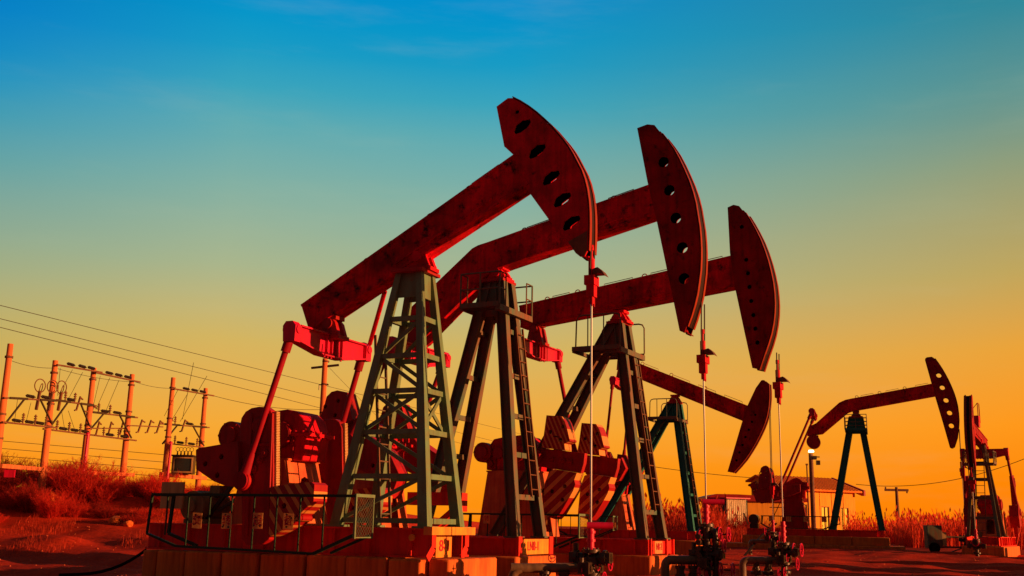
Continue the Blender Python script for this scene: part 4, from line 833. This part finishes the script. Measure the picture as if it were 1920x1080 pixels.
def arm(a, b, w, label, ins, knees=0, over=.3, mt='pole'):
    """cross arm bolted between two poles, with its insulators and switches"""
    a, b = apx(*a), apx(*b); d = b-a; u = Vector((d.x, d.y, 0)).normalized(); L = math.hypot(d.x, d.y); sl = d.z
    rt = empty('cross_arm', a + Vector((.2, 0, 0)), math.atan2(u.y, u.x), label, 'cross arm', 'cross arms between the poles')
    MB().bar((-over, 0, -over/L*sl), (L+over, 0, sl*(1+over/L)), w*.7, w*(.62 if w < .12 else 1)).build('beam', 'rust' if w < .12 else mt, rt)
    for t, kind in ins:
        q = Vector((L*t, 0, sl*t)); z = MB()
        if kind == 'pin':
            z.cyl(q, q+Vector((0, 0, .42)), .03, n=8)
            for s in range(3): z.cyl(q+Vector((0, 0, .15+.09*s)), q+Vector((0, 0, .19+.09*s)), .06, n=10)
        elif kind == 'fuse':
            z.bar(q+Vector((-.1, 0, -.30)), q+Vector((.12, 0, .30)), .06, .06).bar(q+Vector((.10, 0, .26)), q+Vector((.34, 0, .20)), .05, .05).bar(q+Vector((-.24, 0, -.32)), q+Vector((-.08, 0, -.27)), .05, .05)
        elif kind == 'loop':
            z.bar(q+Vector((-.06, 0, -.4)), q+Vector((.05, 0, .35)), .09, .09).ring(q+Vector((.02, 0, .55)), (.3, 1, 0), .26, .022, 16, 5).ring(q+Vector((.10, 0, .45)), (-.4, 1, .2), .2, .018, 16, 5)
        else:
            for s in range(5): z.cyl(q+Vector((-.22+.09*s, 0, .11)), q+Vector((-.18+.09*s, 0, .11)), .065, n=10)
            z.cyl(q+Vector((-.3, 0, .11)), q+Vector((.3, 0, .11)), .03, n=8)
        z.build('insulator', 'rust' if kind != 'strain' else 'dark_steel', rt)
    for t, dr in ([(0, 1), (1, -1)] if knees else []):
        q = Vector((L*t, 0, sl*t)); MB().bar(q+Vector((dr*1.0, 0, sl/L*dr)), q+Vector((0, 0, -.95)), .05, .06).build('knee_brace', 'dark_steel', rt)
        MB().bar(q+Vector((0, -.06, 0)), q+Vector((dr*1.1, -.06, sl/L*1.1*dr)), .04, .09).build('black_bracket', 'dark_steel', rt)
for a_, b_, w_, lb, ins, kn in (
 ((6, 746, 40), (94, 751, 43), .10, 'sloping cross arm with coiled leads between the first two poles', [(.45, 'strain'), (.62, 'loop'), (.78, 'strain'), (.9, 'loop')], 1),
 ((3, 792, 40), (88, 801, 43), .10, 'lower cross arm between the first two poles', [(.2, 'strain'), (.33, 'pin'), (.48, 'strain'), (.6, 'pin'), (.72, 'strain'), (.85, 'pin')], 0),
 ((0, 874, 40), (75, 880, 43), .15, 'thick bottom beam between the first two poles', [], 0),
 ((105, 685, 43), (176, 697, 46), .10, 'top cross arm between the second and third poles', [(.25, 'strain'), (.55, 'strain'), (.8, 'strain')], 0),
 ((94, 750, 43), (165, 760, 46), .10, 'coiled-lead cross arm between the second and third poles', [(.12, 'loop'), (.25, 'pin'), (.4, 'strain'), (.5, 'pin'), (.6, 'fuse')], 1),
 ((80, 805, 43), (160, 815, 46), .10, 'lower cross arm between the second and third poles', [(.2, 'pin'), (.35, 'strain'), (.48, 'pin'), (.62, 'strain'), (.75, 'pin'), (.88, 'strain')], 0),
 ((68, 882, 43), (150, 888, 46), .15, 'thick bottom beam between the second and third poles', [], 0),
 ((178, 700, 46), (248, 715, 49), .10, 'top cross arm between the third and fourth poles', [(.25, 'strain'), (.5, 'strain'), (.75, 'strain')], 0),
 ((158, 772, 46), (242, 782, 49), .10, 'fuse cross arm between the third and fourth poles', [(.05, 'fuse'), (.2, 'pin'), (.35, 'strain'), (.45, 'pin'), (.62, 'strain')], 1),
 ((165, 803, 46), (222, 803, 49), .08, 'cross arm with tilted switches between the third and fourth poles', [(.15, 'fuse'), (.55, 'fuse'), (.95, 'fuse')], 0),
 ((160, 815, 46), (240, 825, 49), .10, 'lowest cross arm between the third and fourth poles', [(.3, 'pin'), (.45, 'strain'), (.65, 'pin'), (.8, 'strain')], 0),
 ((152, 886, 46), (235, 890, 49), .15, 'thick bottom beam between the third and fourth poles', [], 0),
 ((240, 798, 49), (290, 800, 50.8), .08, 'cross arm with three tilted switches right of the fourth pole', [(.28, 'fuse'), (.62, 'fuse'), (.98, 'fuse')], 0),
 ((325, 730, 52), (388, 741, 55), .10, 'top cross arm above the transformer', [(.25, 'strain'), (.5, 'strain'), (.75, 'strain')], 0),
 ((300, 795, 52), (378, 801, 55), .10, 'fuse cross arm above the transformer', [(.1, 'fuse'), (.25, 'pin'), (.45, 'fuse'), (.6, 'strain')], 1),
 ((305, 831, 52), (375, 839, 55), .09, 'cross arm just above the transformer', [(.2, 'pin'), (.35, 'strain'), (.5, 'pin'), (.65, 'strain'), (.8, 'pin')], 0),
 ((300, 889, 52), (372, 896, 55), .18, 'thick beam carrying the transformer', [], 0)): arm(a_, b_, w_, lb, ins, kn)
# transformer
t_ = apx(343, 889, 53.3)
rt = empty('transformer', t_, .05, 'dark transformer box mounted between the last two poles', 'transformer')
MB().box(-.5, .5, -.35, .35, 0, .85).box(-.55, .55, -.4, .4, .85, .92).build('tank', 'dark_steel', rt, bevel=.02)
MB().box(-.35, .45, -.37, -.352, .12, .75).build('radiator_panel', 'glass_dark', rt)
MB().box(-.42, .52, -.40, -.36, .05, .12).box(-.42, .52, -.40, -.36, .75, .80).box(-.42, -.36, -.40, -.36, .12, .75).box(.46, .52, -.40, -.36, .12, .75).build('panel_frame', 'cream', rt)
for k in range(5): MB().cyl((-.35+.17*k, 0, .92), (-.35+.17*k, 0, 1.12), .045, .025, 8).ring((-.35+.17*k, 0, 1.2), (.2, 1, 0), .10, .012, 12, 4).build('bushing', 'rust', rt)
for (x, y, z0_, z1_, lb) in ((-17.9, 45.7, 1.9, 4.6, 'thin red conduit on the third pole'), (-16.2, 51.6, 2.2, 4.7, 'thin red conduit on the pole left of the transformer')):
    o = MB().cyl((0, 0, 0), (.05, 0, z1_-z0_), .06, n=10).cyl((0, 0, z1_-z0_-.1), (.05, 0, z1_-z0_), .075, n=10).build('conduit', 'bright_red'); o.location = (x, y, z0_); tag(o, lb, 'conduit')
o = MB().box(-.2, .2, -.02, .02, -.14, .14).cyl((-.15, 0, 0), (-.15, .1, 0), .02, n=6).build('warning_plate', 'bright_red'); o.location = (-18.55, 40.4, 2.62); tag(o, 'small red plate on the bottom beam at far left', 'sign')
# utility pole behind the nearest jack
rt = empty('utility_pole', (-10.45, 60, 1.0), 0, 'tall utility pole behind the nearest jack with a dark cross arm', 'pole')
MB().cyl((0, 0, 0), (-.04, 0, 9.1), .20, .15, 14).build('pole_shaft', 'pole', rt)
MB().bar((-.8, 0, 8.55), (.75, 0, 8.75), .10, .12).build('cross_arm', 'dark_steel', rt); MB().bar((-.3, -.1, 7.6), (.25, -.1, 7.6), .06, .06).cyl((-.28, -.1, 7.3), (-.28, -.1, 7.58), .03, n=6).build('bracket', 'dark_steel', rt)
for hh in (8.9, 7.6, 6.0): MB().cyl((0, 0, hh), (0, 0, hh+.08), .20, n=12).build('clamp_band', 'rust', rt)
# wires
def wire(a, b, sag, r, label, cat='wire', mt='cable'):
    a, b = Vector(a), Vector(b); pts = []
    for i in range(25):
        t = i/24; q = a.lerp(b, t); q.z -= 4*sag*t*(1-t); pts.append(q-a)
    o = MB().tube(pts, r, 5).build('overhead_wire' if cat == 'wire' else 'cable', mt); o.location = a
    return tag(o, label, cat, 'overhead wires')
wire(apx(-30, 565, 40), apx(1010, 822, 110), .0, .014, 'highest long wire crossing the left sky')
wire(apx(-30, 590, 40), apx(1010, 848, 110), .0, .014, 'middle long wire crossing the left sky')
wire(apx(-30, 606, 40), apx(1010, 868, 110), .0, .014, 'lowest long wire crossing the left sky')
wire(apx(15, 674, 40), apx(104, 690, 43), .1, .010, 'slack wire from the leftmost pole top')
wire(apx(104, 690, 43), apx(248, 716, 49), .1, .010, 'slack wire under the top cross arms')
wire(apx(248, 714, 49), apx(325, 728, 52), .1, .010, 'slack wire from the fourth pole to the transformer poles')
wire(apx(386, 738, 55), apx(604, 768, 60), .25, .013, 'slack wire from the last pole to the lone utility pole')
wire(apx(618, 690, 60), apx(760, 830, 90), .1, .010, 'thin stay wire right of the lone utility pole')
wire(apx(363, 680, 48), apx(342, 786, 53.4), .0, .011, 'drop wire left of the transformer')
wire(apx(388, 705, 50), apx(338, 790, 53.4), .0, .011, 'drop wire right of the transformer')
for k, (x0, y0, x1, y1) in enumerate(((113, 690, 108, 742), (136, 693, 110, 740), (155, 698, 130, 745), (188, 705, 174, 765), (206, 708, 180, 768), (223, 713, 198, 772), (334, 730, 308, 780), (352, 738, 322, 788), (33, 748, 27, 792), (58, 755, 48, 795), (96, 765, 100, 808), (115, 768, 122, 810), (128, 770, 142, 812))):
    o = wire(apx(x0, y0, 46), apx(x1, y1, 46.3), .0, .010, 'short jumper wire hanging between the cross arms'); o['group'] = 'jumper wires on the poles'
for k, (y0, y1, nm) in enumerate(((824, 862, 'top'), (838, 876, 'second'), (852, 890, 'third'), (868, 902, 'lowest'))):
    o = wire(apx(-30, y0, 62), apx(420, y1, 66), .0, .016, '%s strand of barbed wire behind the bank' % nm); o['group'] = 'barbed wire strands'
wire(apx(1225, 875, 110), apx(1530, 902, 110), .25, .03, 'long wire behind the teal jack')
wire(apx(1605, 908, 110), apx(1950, 848, 100), 1.2, .03, 'sagging wire from the house to the right')
# T pole far right
rt = empty('utility_pole', (42.9, 120, 1.0), 0, 'small distant T-shaped pole right of the house', 'pole')
MB().cyl((0, 0, 0), (0, 0, 5), .22, .15, 10).build('pole_shaft', 'rust', rt); MB().box(-1.3, 1.3, -.1, .1, 4.55, 4.8).box(-1.25, -1.15, -.1, .1, 4.8, 5.0).box(1.1, 1.2, -.1, .1, 4.35, 4.55).build('cross_arm', 'rust', rt)
# lamp pole by the house
M['lamp'] = bpy.data.materials.new('lamp_glow'); M['lamp'].use_nodes = True
e = M['lamp'].node_tree.nodes['Principled BSDF']; e.inputs['Emission Color'].default_value = (1, .85, .5, 1); e.inputs['Emission Strength'].default_value = 6
rt = empty('lamp_post', (17.35, 62, .1), 0, 'lit floodlight post left of the low house', 'lamp post')
MB().cyl((0, 0, 0), (0, 0, 5.35), .15, .12, 12).build('post', 'rust', rt)
MB().bar((-.1, 0, 5.15), (.5, 0, 5.15), .06, .06).box(.3, .5, -.1, .1, 4.7, 4.95).box(.05, .3, -.15, .15, 5.0, 5.2).build('bracket', 'dark_steel', rt)
MB().cyl((0, -.1, 5.42), (0, -.1, 5.52), .16, .13, 16).build('lamp_head', 'lamp', rt)
o = MB().cyl((0, 0, 0), (0, 0, 5), .05, .04, 8).box(-.06, .06, -.06, .06, 4.9, 5.0).build('thin_mast', 'rust'); o.location = (18.2, 66, .1); tag(o, 'thin mast beside the floodlight post', 'mast')

# ------------------------------------------------------------------ buildings
def house():
    # gable house, long wall toward the camera, ridge parallel to it
    x0, x1, y, zg = 0, 8.5, 100, .9
    rt = empty('low_house', (24.2, 95.6, zg), .48, 'low sunlit house with a gabled roof behind the side-on jack', 'house')
    L = x1-x0; H = 3.75
    w = MB().plate([(0, 0), (L, 0), (L, H), (0, H)], 0, .25, [[(2.1, 1.0), (2.7, 1.0), (2.7, 2.5), (2.1, 2.5)], [(4.35, .05), (5.3, .05), (5.3, 2.35), (4.35, 2.35)], [(6.7, .05), (7.65, .05), (7.65, 2.3), (6.7, 2.3)]])
    w.plate([(0, 0), (4.0, 0), (4.0, H+.7), (3.25, H+1.15), (0, H)], 0, .25, o=(L-.25, .25, 0), ux=(0, 1, 0), uy=(1, 0, 0))
    w.plate([(0, 0), (4.0, 0), (4.0, H+.7), (3.25, H+1.15), (0, H)], 0, .25, o=(0, .25, 0), ux=(0, 1, 0), uy=(1, 0, 0)).box(.26, L-.26, 4.25, 4.4, 0, H+.7)
    for k in range(1, 6): w.box(L*k/6-.06, L*k/6+.06, -.04, 0, 0, H-.2)
    w.build('wall', 'yellow_wall', rt)
    r = MB()
    r.plate([(-.6, H-.10), (3.3, H+1.2), (3.3, H+1.35), (-.6, H+.05)], 0, L+.7, o=(-.3, 0, 0), ux=(0, 1, 0), uy=(1, 0, 0))
    r.plate([(3.3, H+1.2), (4.7, H+.7), (4.7, H+.85), (3.3, H+1.35)], 0, L+.7, o=(-.3, 0, 0), ux=(0, 1, 0), uy=(1, 0, 0))
    for k in range(21): r.bar((k*.42, -.58, H+.07), (k*.42, 3.25, H+1.35), .05, .05)
    r.build('roof', 'roof_tile', rt)
    MB().plate([(-.7, H-.35), (-.4, H-.35), (3.3, H+.9), (3.3, H+1.42), (-.7, H+.12)], 0, .2, o=(L+.42, 0, 0), ux=(0, 1, 0), uy=(1, 0, 0)).build('barge_board', 'dark_red', rt)
    for a, b, c, d in ((2.1, 2.7, 1.0, 2.5), (4.35, 5.3, .05, 2.35), (6.7, 7.65, .05, 2.3)):
        dr = MB().box(a, b, .10, .16, c, d).build('door' if c < .5 else 'window', 'opening_glow', rt)
        f = MB().box(a, a+.06, .02, .1, c, d).box(b-.06, b, .02, .1, c, d).box(a+.06, b-.06, .02, .1, d-.06, d)
        f.box((a+b)/2-.03, (a+b)/2+.03, .04, .1, c, d-.06); f.build('frame', 'rust', dr)
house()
def shed():
    rt = empty('metal_shed', (14.1, 75, .3), 0, 'low metal shed with green and cream corrugated walls', 'shed')
    def corr(x0, x1, y0, y1, z0, z1, nm, mt):
        m_ = MB(); n = int(math.hypot(x1-x0, y1-y0)/.16); v = []; f = []
        nx_, ny_ = (y1-y0), -(x1-x0); l = math.hypot(nx_, ny_); nx_, ny_ = nx_/l, ny_/l
        for i in range(n*2+1):
            t = i/(n*2); o = .05 if i % 2 else 0
            for z in (z0, z1): v.append((lerp(x0, x1, t)+nx_*o, lerp(y0, y1, t)+ny_*o, z))
        for i in range(n*2): f.append((2*i, 2*i+2, 2*i+3, 2*i+1))
        m_.add(v, f).build(nm, mt, rt)
    corr(.1, .94, 1.0, 0, 1.0, 2.75, 'green_wall', 'shed_green'); corr(.94, 2.45, 0, .7, .9, 2.85, 'cream_wall', 'shed_cream')
    MB().box(2.45, 2.55, .75, 4, 0, 2.8).box(.2, 2.44, 4, 4.1, 0, 2.7).box(.0, .1, 1.05, 3.99, 0, 2.7).build('back_wall', 'shed_green', rt)
    MB().plate([(-.4, .6), (.85, -.4), (2.7, 0.45), (2.7, 4.2), (-.4, 4.2)], 2.86, 2.94, uz=(0, 1, 0), uy=(0, 0, 1)).build('roof', 'bright_red', rt)
    MB().bar((.94, .0, 0), (2.45, .7, 0), .1, 1.78).build('brick_base', 'red', rt)
    MB().bar((1.0, -.6, .6), (1.6, -.6, 2.0), .05, .05).build('leaning_pole', 'rust', rt)
shed()
rt = empty('far_house', (15.2, 84, .5), 0, 'long far house with a dark flat roof behind the shed', 'house')
MB().box(1.6, 7.5, .3, 5, 0, 2.75).build('wall', 'yellow_wall', rt)
MB().plate([(0, 2.75), (8, 2.75), (8, 3.05), (2.5, 3.25), (.9, 3.25), (0, 3.0)], 0, 5.5).build('roof', 'dark_red', rt)
rt = empty('far_shed', (-17.0, 80, 2.2), .1, 'far grey corrugated roof behind the bank left of the nearest jack', 'shed')
MB().box(0, 4.2, 0, 3, -.5, .3).build('wall', 'rust', rt)
rf = MB().plate([(0, 0), (4.6, 0), (4.6, 3.2), (0, 3.2)], 0, .06, o=(-.2, -.4, .3), ux=(1, 0, .10), uz=(0, .93, .36), uy=(0, -.36, .93))
for k in range(20): rf.bar((-.2+.23*k, -.4, .37+.023*k), (-.2+.23*k, 2.5, 1.5+.023*k), .05, .05)
rf.build('roof', 'grey_box', rt)

# ------------------------------------------------------------------ field clutter
rt = empty('pump_skid', (19.0, 49.5, .2), -.1, 'small skid with a dark box and wheel left of the far right jack', 'skid')
MB().box(-.1, .55, -.3, .3, .25, 1.25).build('cabinet', 'dark_green', rt, bevel=.02); MB().box(.56, .72, -.28, .28, .35, .95).build('cabinet_door', 'cream', rt)
MB().bar((.2, 0, .75), (2.6, 0, .75), .08, .08).bar((.2, 0, .3), (2.4, 0, .3), .08, .08).bar((1.6, 0, .3), (2.2, 0, .7), .05, .05).bar((2.3, 0, 0), (2.3, 0, 1.0), .1, .1).bar((1.0, 0, .1), (1.9, 0, .42), .05, .05).build('skid_frame', 'dark_green', rt)
MB().ring((.15, -.38, .25), (0, 1, 0), .2, .05, 18, 6).cyl((.15, -.4, .25), (.15, -.36, .25), .15, n=16).build('wheel', 'black', rt)
for i, (x, y, w, d, h, lb) in enumerate(((22.6, 46.4, .35, .3, .55, 'small sunlit concrete stub right of the end-on jack'), (22.2, 45.6, .5, .4, .22, 'low sunlit concrete slab at the foot of the end-on jack'))):
    o = MB().box(-w, w, -d, d, -.1, h).build('concrete_block', 'concrete', bevel=.03); o.location = (x, y, .15); o.rotation_euler = (0, 0, .4*i+.2); tag(o, lb, 'concrete block')
def cable(pts, r, lb):
    o = MB().tube([Vector(q)-Vector(pts[0]) for q in bend(pts, .6, 6)], r, 8).build('power_cable', 'black'); o.location = pts[0]; tag(o, lb, 'cable')
cable([(7.3, 40.0, .02), (8.6, 40.3, .05), (10.6, 46.0, .8), (12.4, 50.5, 1.4)], .045, 'black cable rising from the ground to the side-on jack motor')
cable([(-8.6, 21.3, .0), (-7.6, 21.4, .05), (-7.0, 21.4, .5)], .03, 'thin black cable at the left end of the nearest footing')
rp_ = random.Random(9)
for i, (px, Y) in enumerate(((1612, 96), (1632, 92), (1648, 88), (1660, 92), (1708, 90), (1745, 88), (1238, 80), (1265, 85))):
    q = apx(px, 985, Y); zg = ground_z(q.x, q.y); o = MB().cyl((0, 0, 0), (rp_.uniform(-.04, .04), 0, 1.9 + .35*rp_.random() + (.6 if i in (3, 6) else 0)), .045, .04, 7).box(-.05, .05, -.05, .05, 1.2, 1.26).build('fence_post', 'rust'); o.location = (q.x, q.y, zg)
    tag(o, ['thin fence post just right of the house corner', 'fence post second right of the house', 'fence post behind the jack leg', 'tallest fence post left of the T-shaped pole', 'fence post just right of the T-shaped pole', 'fence post among the right reeds', 'tallest post behind the teal jack', 'short post behind the teal jack leg'][i], 'fence post', 'fence posts in the reeds')
for i, (x, y, s, lb) in enumerate(((-17.3, 41.3, .45, 'flat lit rock slab among the shrubs'), (-13.8, 38.6, .22, 'round stone at the foot of the bank'), (-13.2, 38.2, .16, 'small stone beside the round one at the bank foot'))):
    rs = random.Random(i+20); bm = bmesh.new(); bmesh.ops.create_icosphere(bm, subdivisions=2, radius=s)
    for v in bm.verts: v.co *= rs.uniform(.8, 1.15); v.co.z *= .8
    me = bpy.data.meshes.new('rock'); bm.to_mesh(me); bm.free(); me.materials.append(M['concrete']); o = bpy.data.objects.new('rock', me); C.objects.link(o); o.location = (x, y, ground_z(x, y)+s*.5); tag(o, lb, 'rock')

# ------------------------------------------------------------------ dry shrubs and reeds
def shrub_mesh(seed, h, w):
    rs = random.Random(seed); v = []; f = []
    def blade(a, b, r):
        a, b = Vector(a), Vector(b); d = (b-a); s = Vector((rs.uniform(-1, 1), rs.uniform(-1, 1), rs.uniform(-.3, .3))).normalized()*r
        o = len(v); v.extend([a-s, a+s, b+s*.25, b-s*.25]); f.append((o, o+1, o+2, o+3))
    for _ in range(150):
        an = rs.uniform(0, 2*math.pi); k = rs.random()**.6; q = Vector((.25*w*k*math.cos(an), .25*w*k*math.sin(an), 0))
        d = Vector((math.cos(an)*k*.75*w/h + rs.uniform(-.25, .25), math.sin(an)*k*.75*w/h + rs.uniform(-.25, .25), 1)).normalized()
        L = h*rs.uniform(.55, 1.05); seg = 4
        for s in range(seg):
            e = q + d*(L/seg); blade(q, e, .014*(1-s/seg)+.005)
            for _k in range(8 if s else 2):
                t = rs.random(); b0 = q.lerp(e, t); dd = (d + Vector((rs.uniform(-.9, .9), rs.uniform(-.9, .9), rs.uniform(-.2, .6)))).normalized()
                b1 = b0 + dd*h*rs.uniform(.06, .17); blade(b0, b1, .007)
                for _j in range(3): blade(b0.lerp(b1, rs.uniform(.3, 1)), b1 + Vector((rs.uniform(-1, 1), rs.uniform(-1, 1), rs.uniform(0, 1)))*.10, .006)
            q = e; d = (d + Vector((rs.uniform(-.18, .18), rs.uniform(-.18, .18), rs.uniform(-.12, .05)))).normalized()
    me = bpy.data.meshes.new('shrub'); me.from_pydata(v, [], f); me.materials.append(M['twig']); return me
SM = [shrub_mesh(s, h, w) for s, h, w in ((1, 1.9, 1.7), (2, 1.5, 1.9), (3, 2.2, 1.5), (4, 1.3, 1.6))]
rs = random.Random(11); cnt = 0
for row, (yy, n, sc) in enumerate(((39.8, 13, .66), (43, 14, .88), (47, 13, .95))):
    for i in range(n):
        px = lerp(-30, 450, (i+.5)/n) + rs.uniform(-18, 18); y = yy + rs.uniform(-1.4, 1.4)
        x = (px-960)/2005*y*1.02
        o = bpy.data.objects.new('dry_shrub', SM[rs.randrange(4)]); C.objects.link(o)
        o.location = (x, y, ground_z(x, y)-.1); s = sc*rs.uniform(.5, 1.25)*(1 if px < 215 else .62); o.scale = (s*1.1, s*1.1, s*rs.uniform(.7, 1.0)); o.rotation_euler = (rs.uniform(-.1, .1), rs.uniform(-.1, .1), rs.uniform(0, 6.28))
        tag(o, ['dry feathery shrub in the front row on the left dirt bank', 'dry feathery shrub in the middle row on the left dirt bank', 'dry feathery shrub in the back row on the left dirt bank'][row], 'shrub', ['front row of dry shrubs', 'middle row of dry shrubs', 'back row of dry shrubs'][row])
for i, (px, Y) in enumerate(((1350, 66), (1372, 64), (1395, 66))):
    q = apx(px, 1000, Y); o = bpy.data.objects.new('dry_shrub', SM[i]); C.objects.link(o); o.location = (q.x, q.y, ground_z(q.x, q.y)-.1); o.scale = (1.1, 1.1, .8)
    tag(o, ['dry shrub under the green wall of the metal shed', 'dry shrub under the cream wall of the metal shed', 'dry shrub beside the motor of the side-on jack'][i], 'shrub', 'dry shrubs by the shed')
def blades(seed, n, area, hmin, hmax, w, plume):
    rs = random.Random(seed); v = []; f = []
    k = 0
    while k < n:
        x, y = area(rs)
        if x is None: continue
        k += 1
        z = ground_z(x, y)-.03; h = rs.uniform(hmin, hmax); a = rs.uniform(0, 3.14); sx, sy = math.cos(a)*w, math.sin(a)*w; lx, ly = rs.gauss(.05, .2)*h, rs.gauss(0, .2)*h; h *= 1 + .28*math.sin(x*.9+1)*math.sin(y*.7+x*.31)
        o = len(v)
        v.extend([(x-sx, y-sy, z), (x+sx, y+sy, z), (x+sx*.7+lx*.4, y+sy*.7+ly*.4, z+h*.6), (x-sx*.7+lx*.4, y-sy*.7+ly*.4, z+h*.6), (x+lx, y+ly, z+h)])
        f.extend([(o, o+1, o+2, o+3), (o+3, o+2, o+4)])
        if plume and rs.random() < .35:
            o = len(v); q = Vector((x+lx, y+ly, z+h)); e = q + Vector((rs.uniform(-.12, .12), rs.uniform(-.12, .12), .30)); s = Vector((math.cos(a), math.sin(a), 0))*.05
            v.extend([q-s*.4, q+s*.4, q.lerp(e, .5)+s, e, q.lerp(e, .5)-s]); f.append((o, o+1, o+2, o+3, o+4))
    me = bpy.data.meshes.new('g'); me.from_pydata(v, [], f); return me
def reed_area(rs):
    y = rs.uniform(62, 96); t = rs.random(); px = 1560 + t*420; x = (px-960)/2005*y*1.03
    if (y < 66 and px < 1680) or (px < 1650 and y < 84): return None, None
    return x, y
def reed2(rs):
    y = rs.uniform(56, 82); px = rs.uniform(1180, 1345); return (px-960)/2005*y*1.02, y
def reed3(rs):
    y = rs.uniform(58, 74); px = rs.uniform(1335, 1500); return (px-960)/2005*y*1.02, y
def tuft(rs):
    y = rs.uniform(33, 43); px = rs.uniform(-40, 470); x = (px-960)/2005*y*1.02
    d = math.sin(x*1.7+y*.6)+math.sin(x*.8-y*1.3+1)+.6*math.sin(x*3.7+2)+.12*(y-38)
    if d < .5 + rs.uniform(-.5, .9): return None, None
    return x, y
rs = random.Random(77); v = []; f = []
for _ in range(2600):
    y = 17 + 40*rs.random()**1.3; x = (rs.uniform(-40, 1960)-960)/2005*y; r = rs.uniform(.012, .045); o = len(v); z = ground_z(x, y)
    for i in range(5): a = i*1.2566+rs.uniform(-.3, .3); v.append((x+r*math.cos(a)*rs.uniform(.7, 1.2), y+r*math.sin(a), z-.01+rs.uniform(0, .3)*r))
    v.append((x+rs.uniform(-.3, .3)*r, y, z+r*rs.uniform(.5, 1.0)))
    f += [(o+i, o+(i+1) % 5, o+5) for i in range(5)]
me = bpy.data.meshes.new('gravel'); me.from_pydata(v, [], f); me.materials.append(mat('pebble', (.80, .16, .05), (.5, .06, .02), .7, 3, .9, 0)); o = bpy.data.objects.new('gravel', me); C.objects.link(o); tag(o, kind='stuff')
for nm, me, lb in (('reed_bed', blades(1, 15000, reed_area, .7, 1.9, .026, True), 0), ('reed_bed', blades(2, 6000, reed2, .8, 2.0, .024, True), 0), ('dry_grass', blades(3, 4500, reed3, .5, 1.3, .02, False), 0), ('dry_grass', blades(4, 3600, tuft, .05, .30, .006, False), 0)):
    me.materials.append(M['straw']); o = bpy.data.objects.new(nm, me); C.objects.link(o); tag(o, kind='stuff')
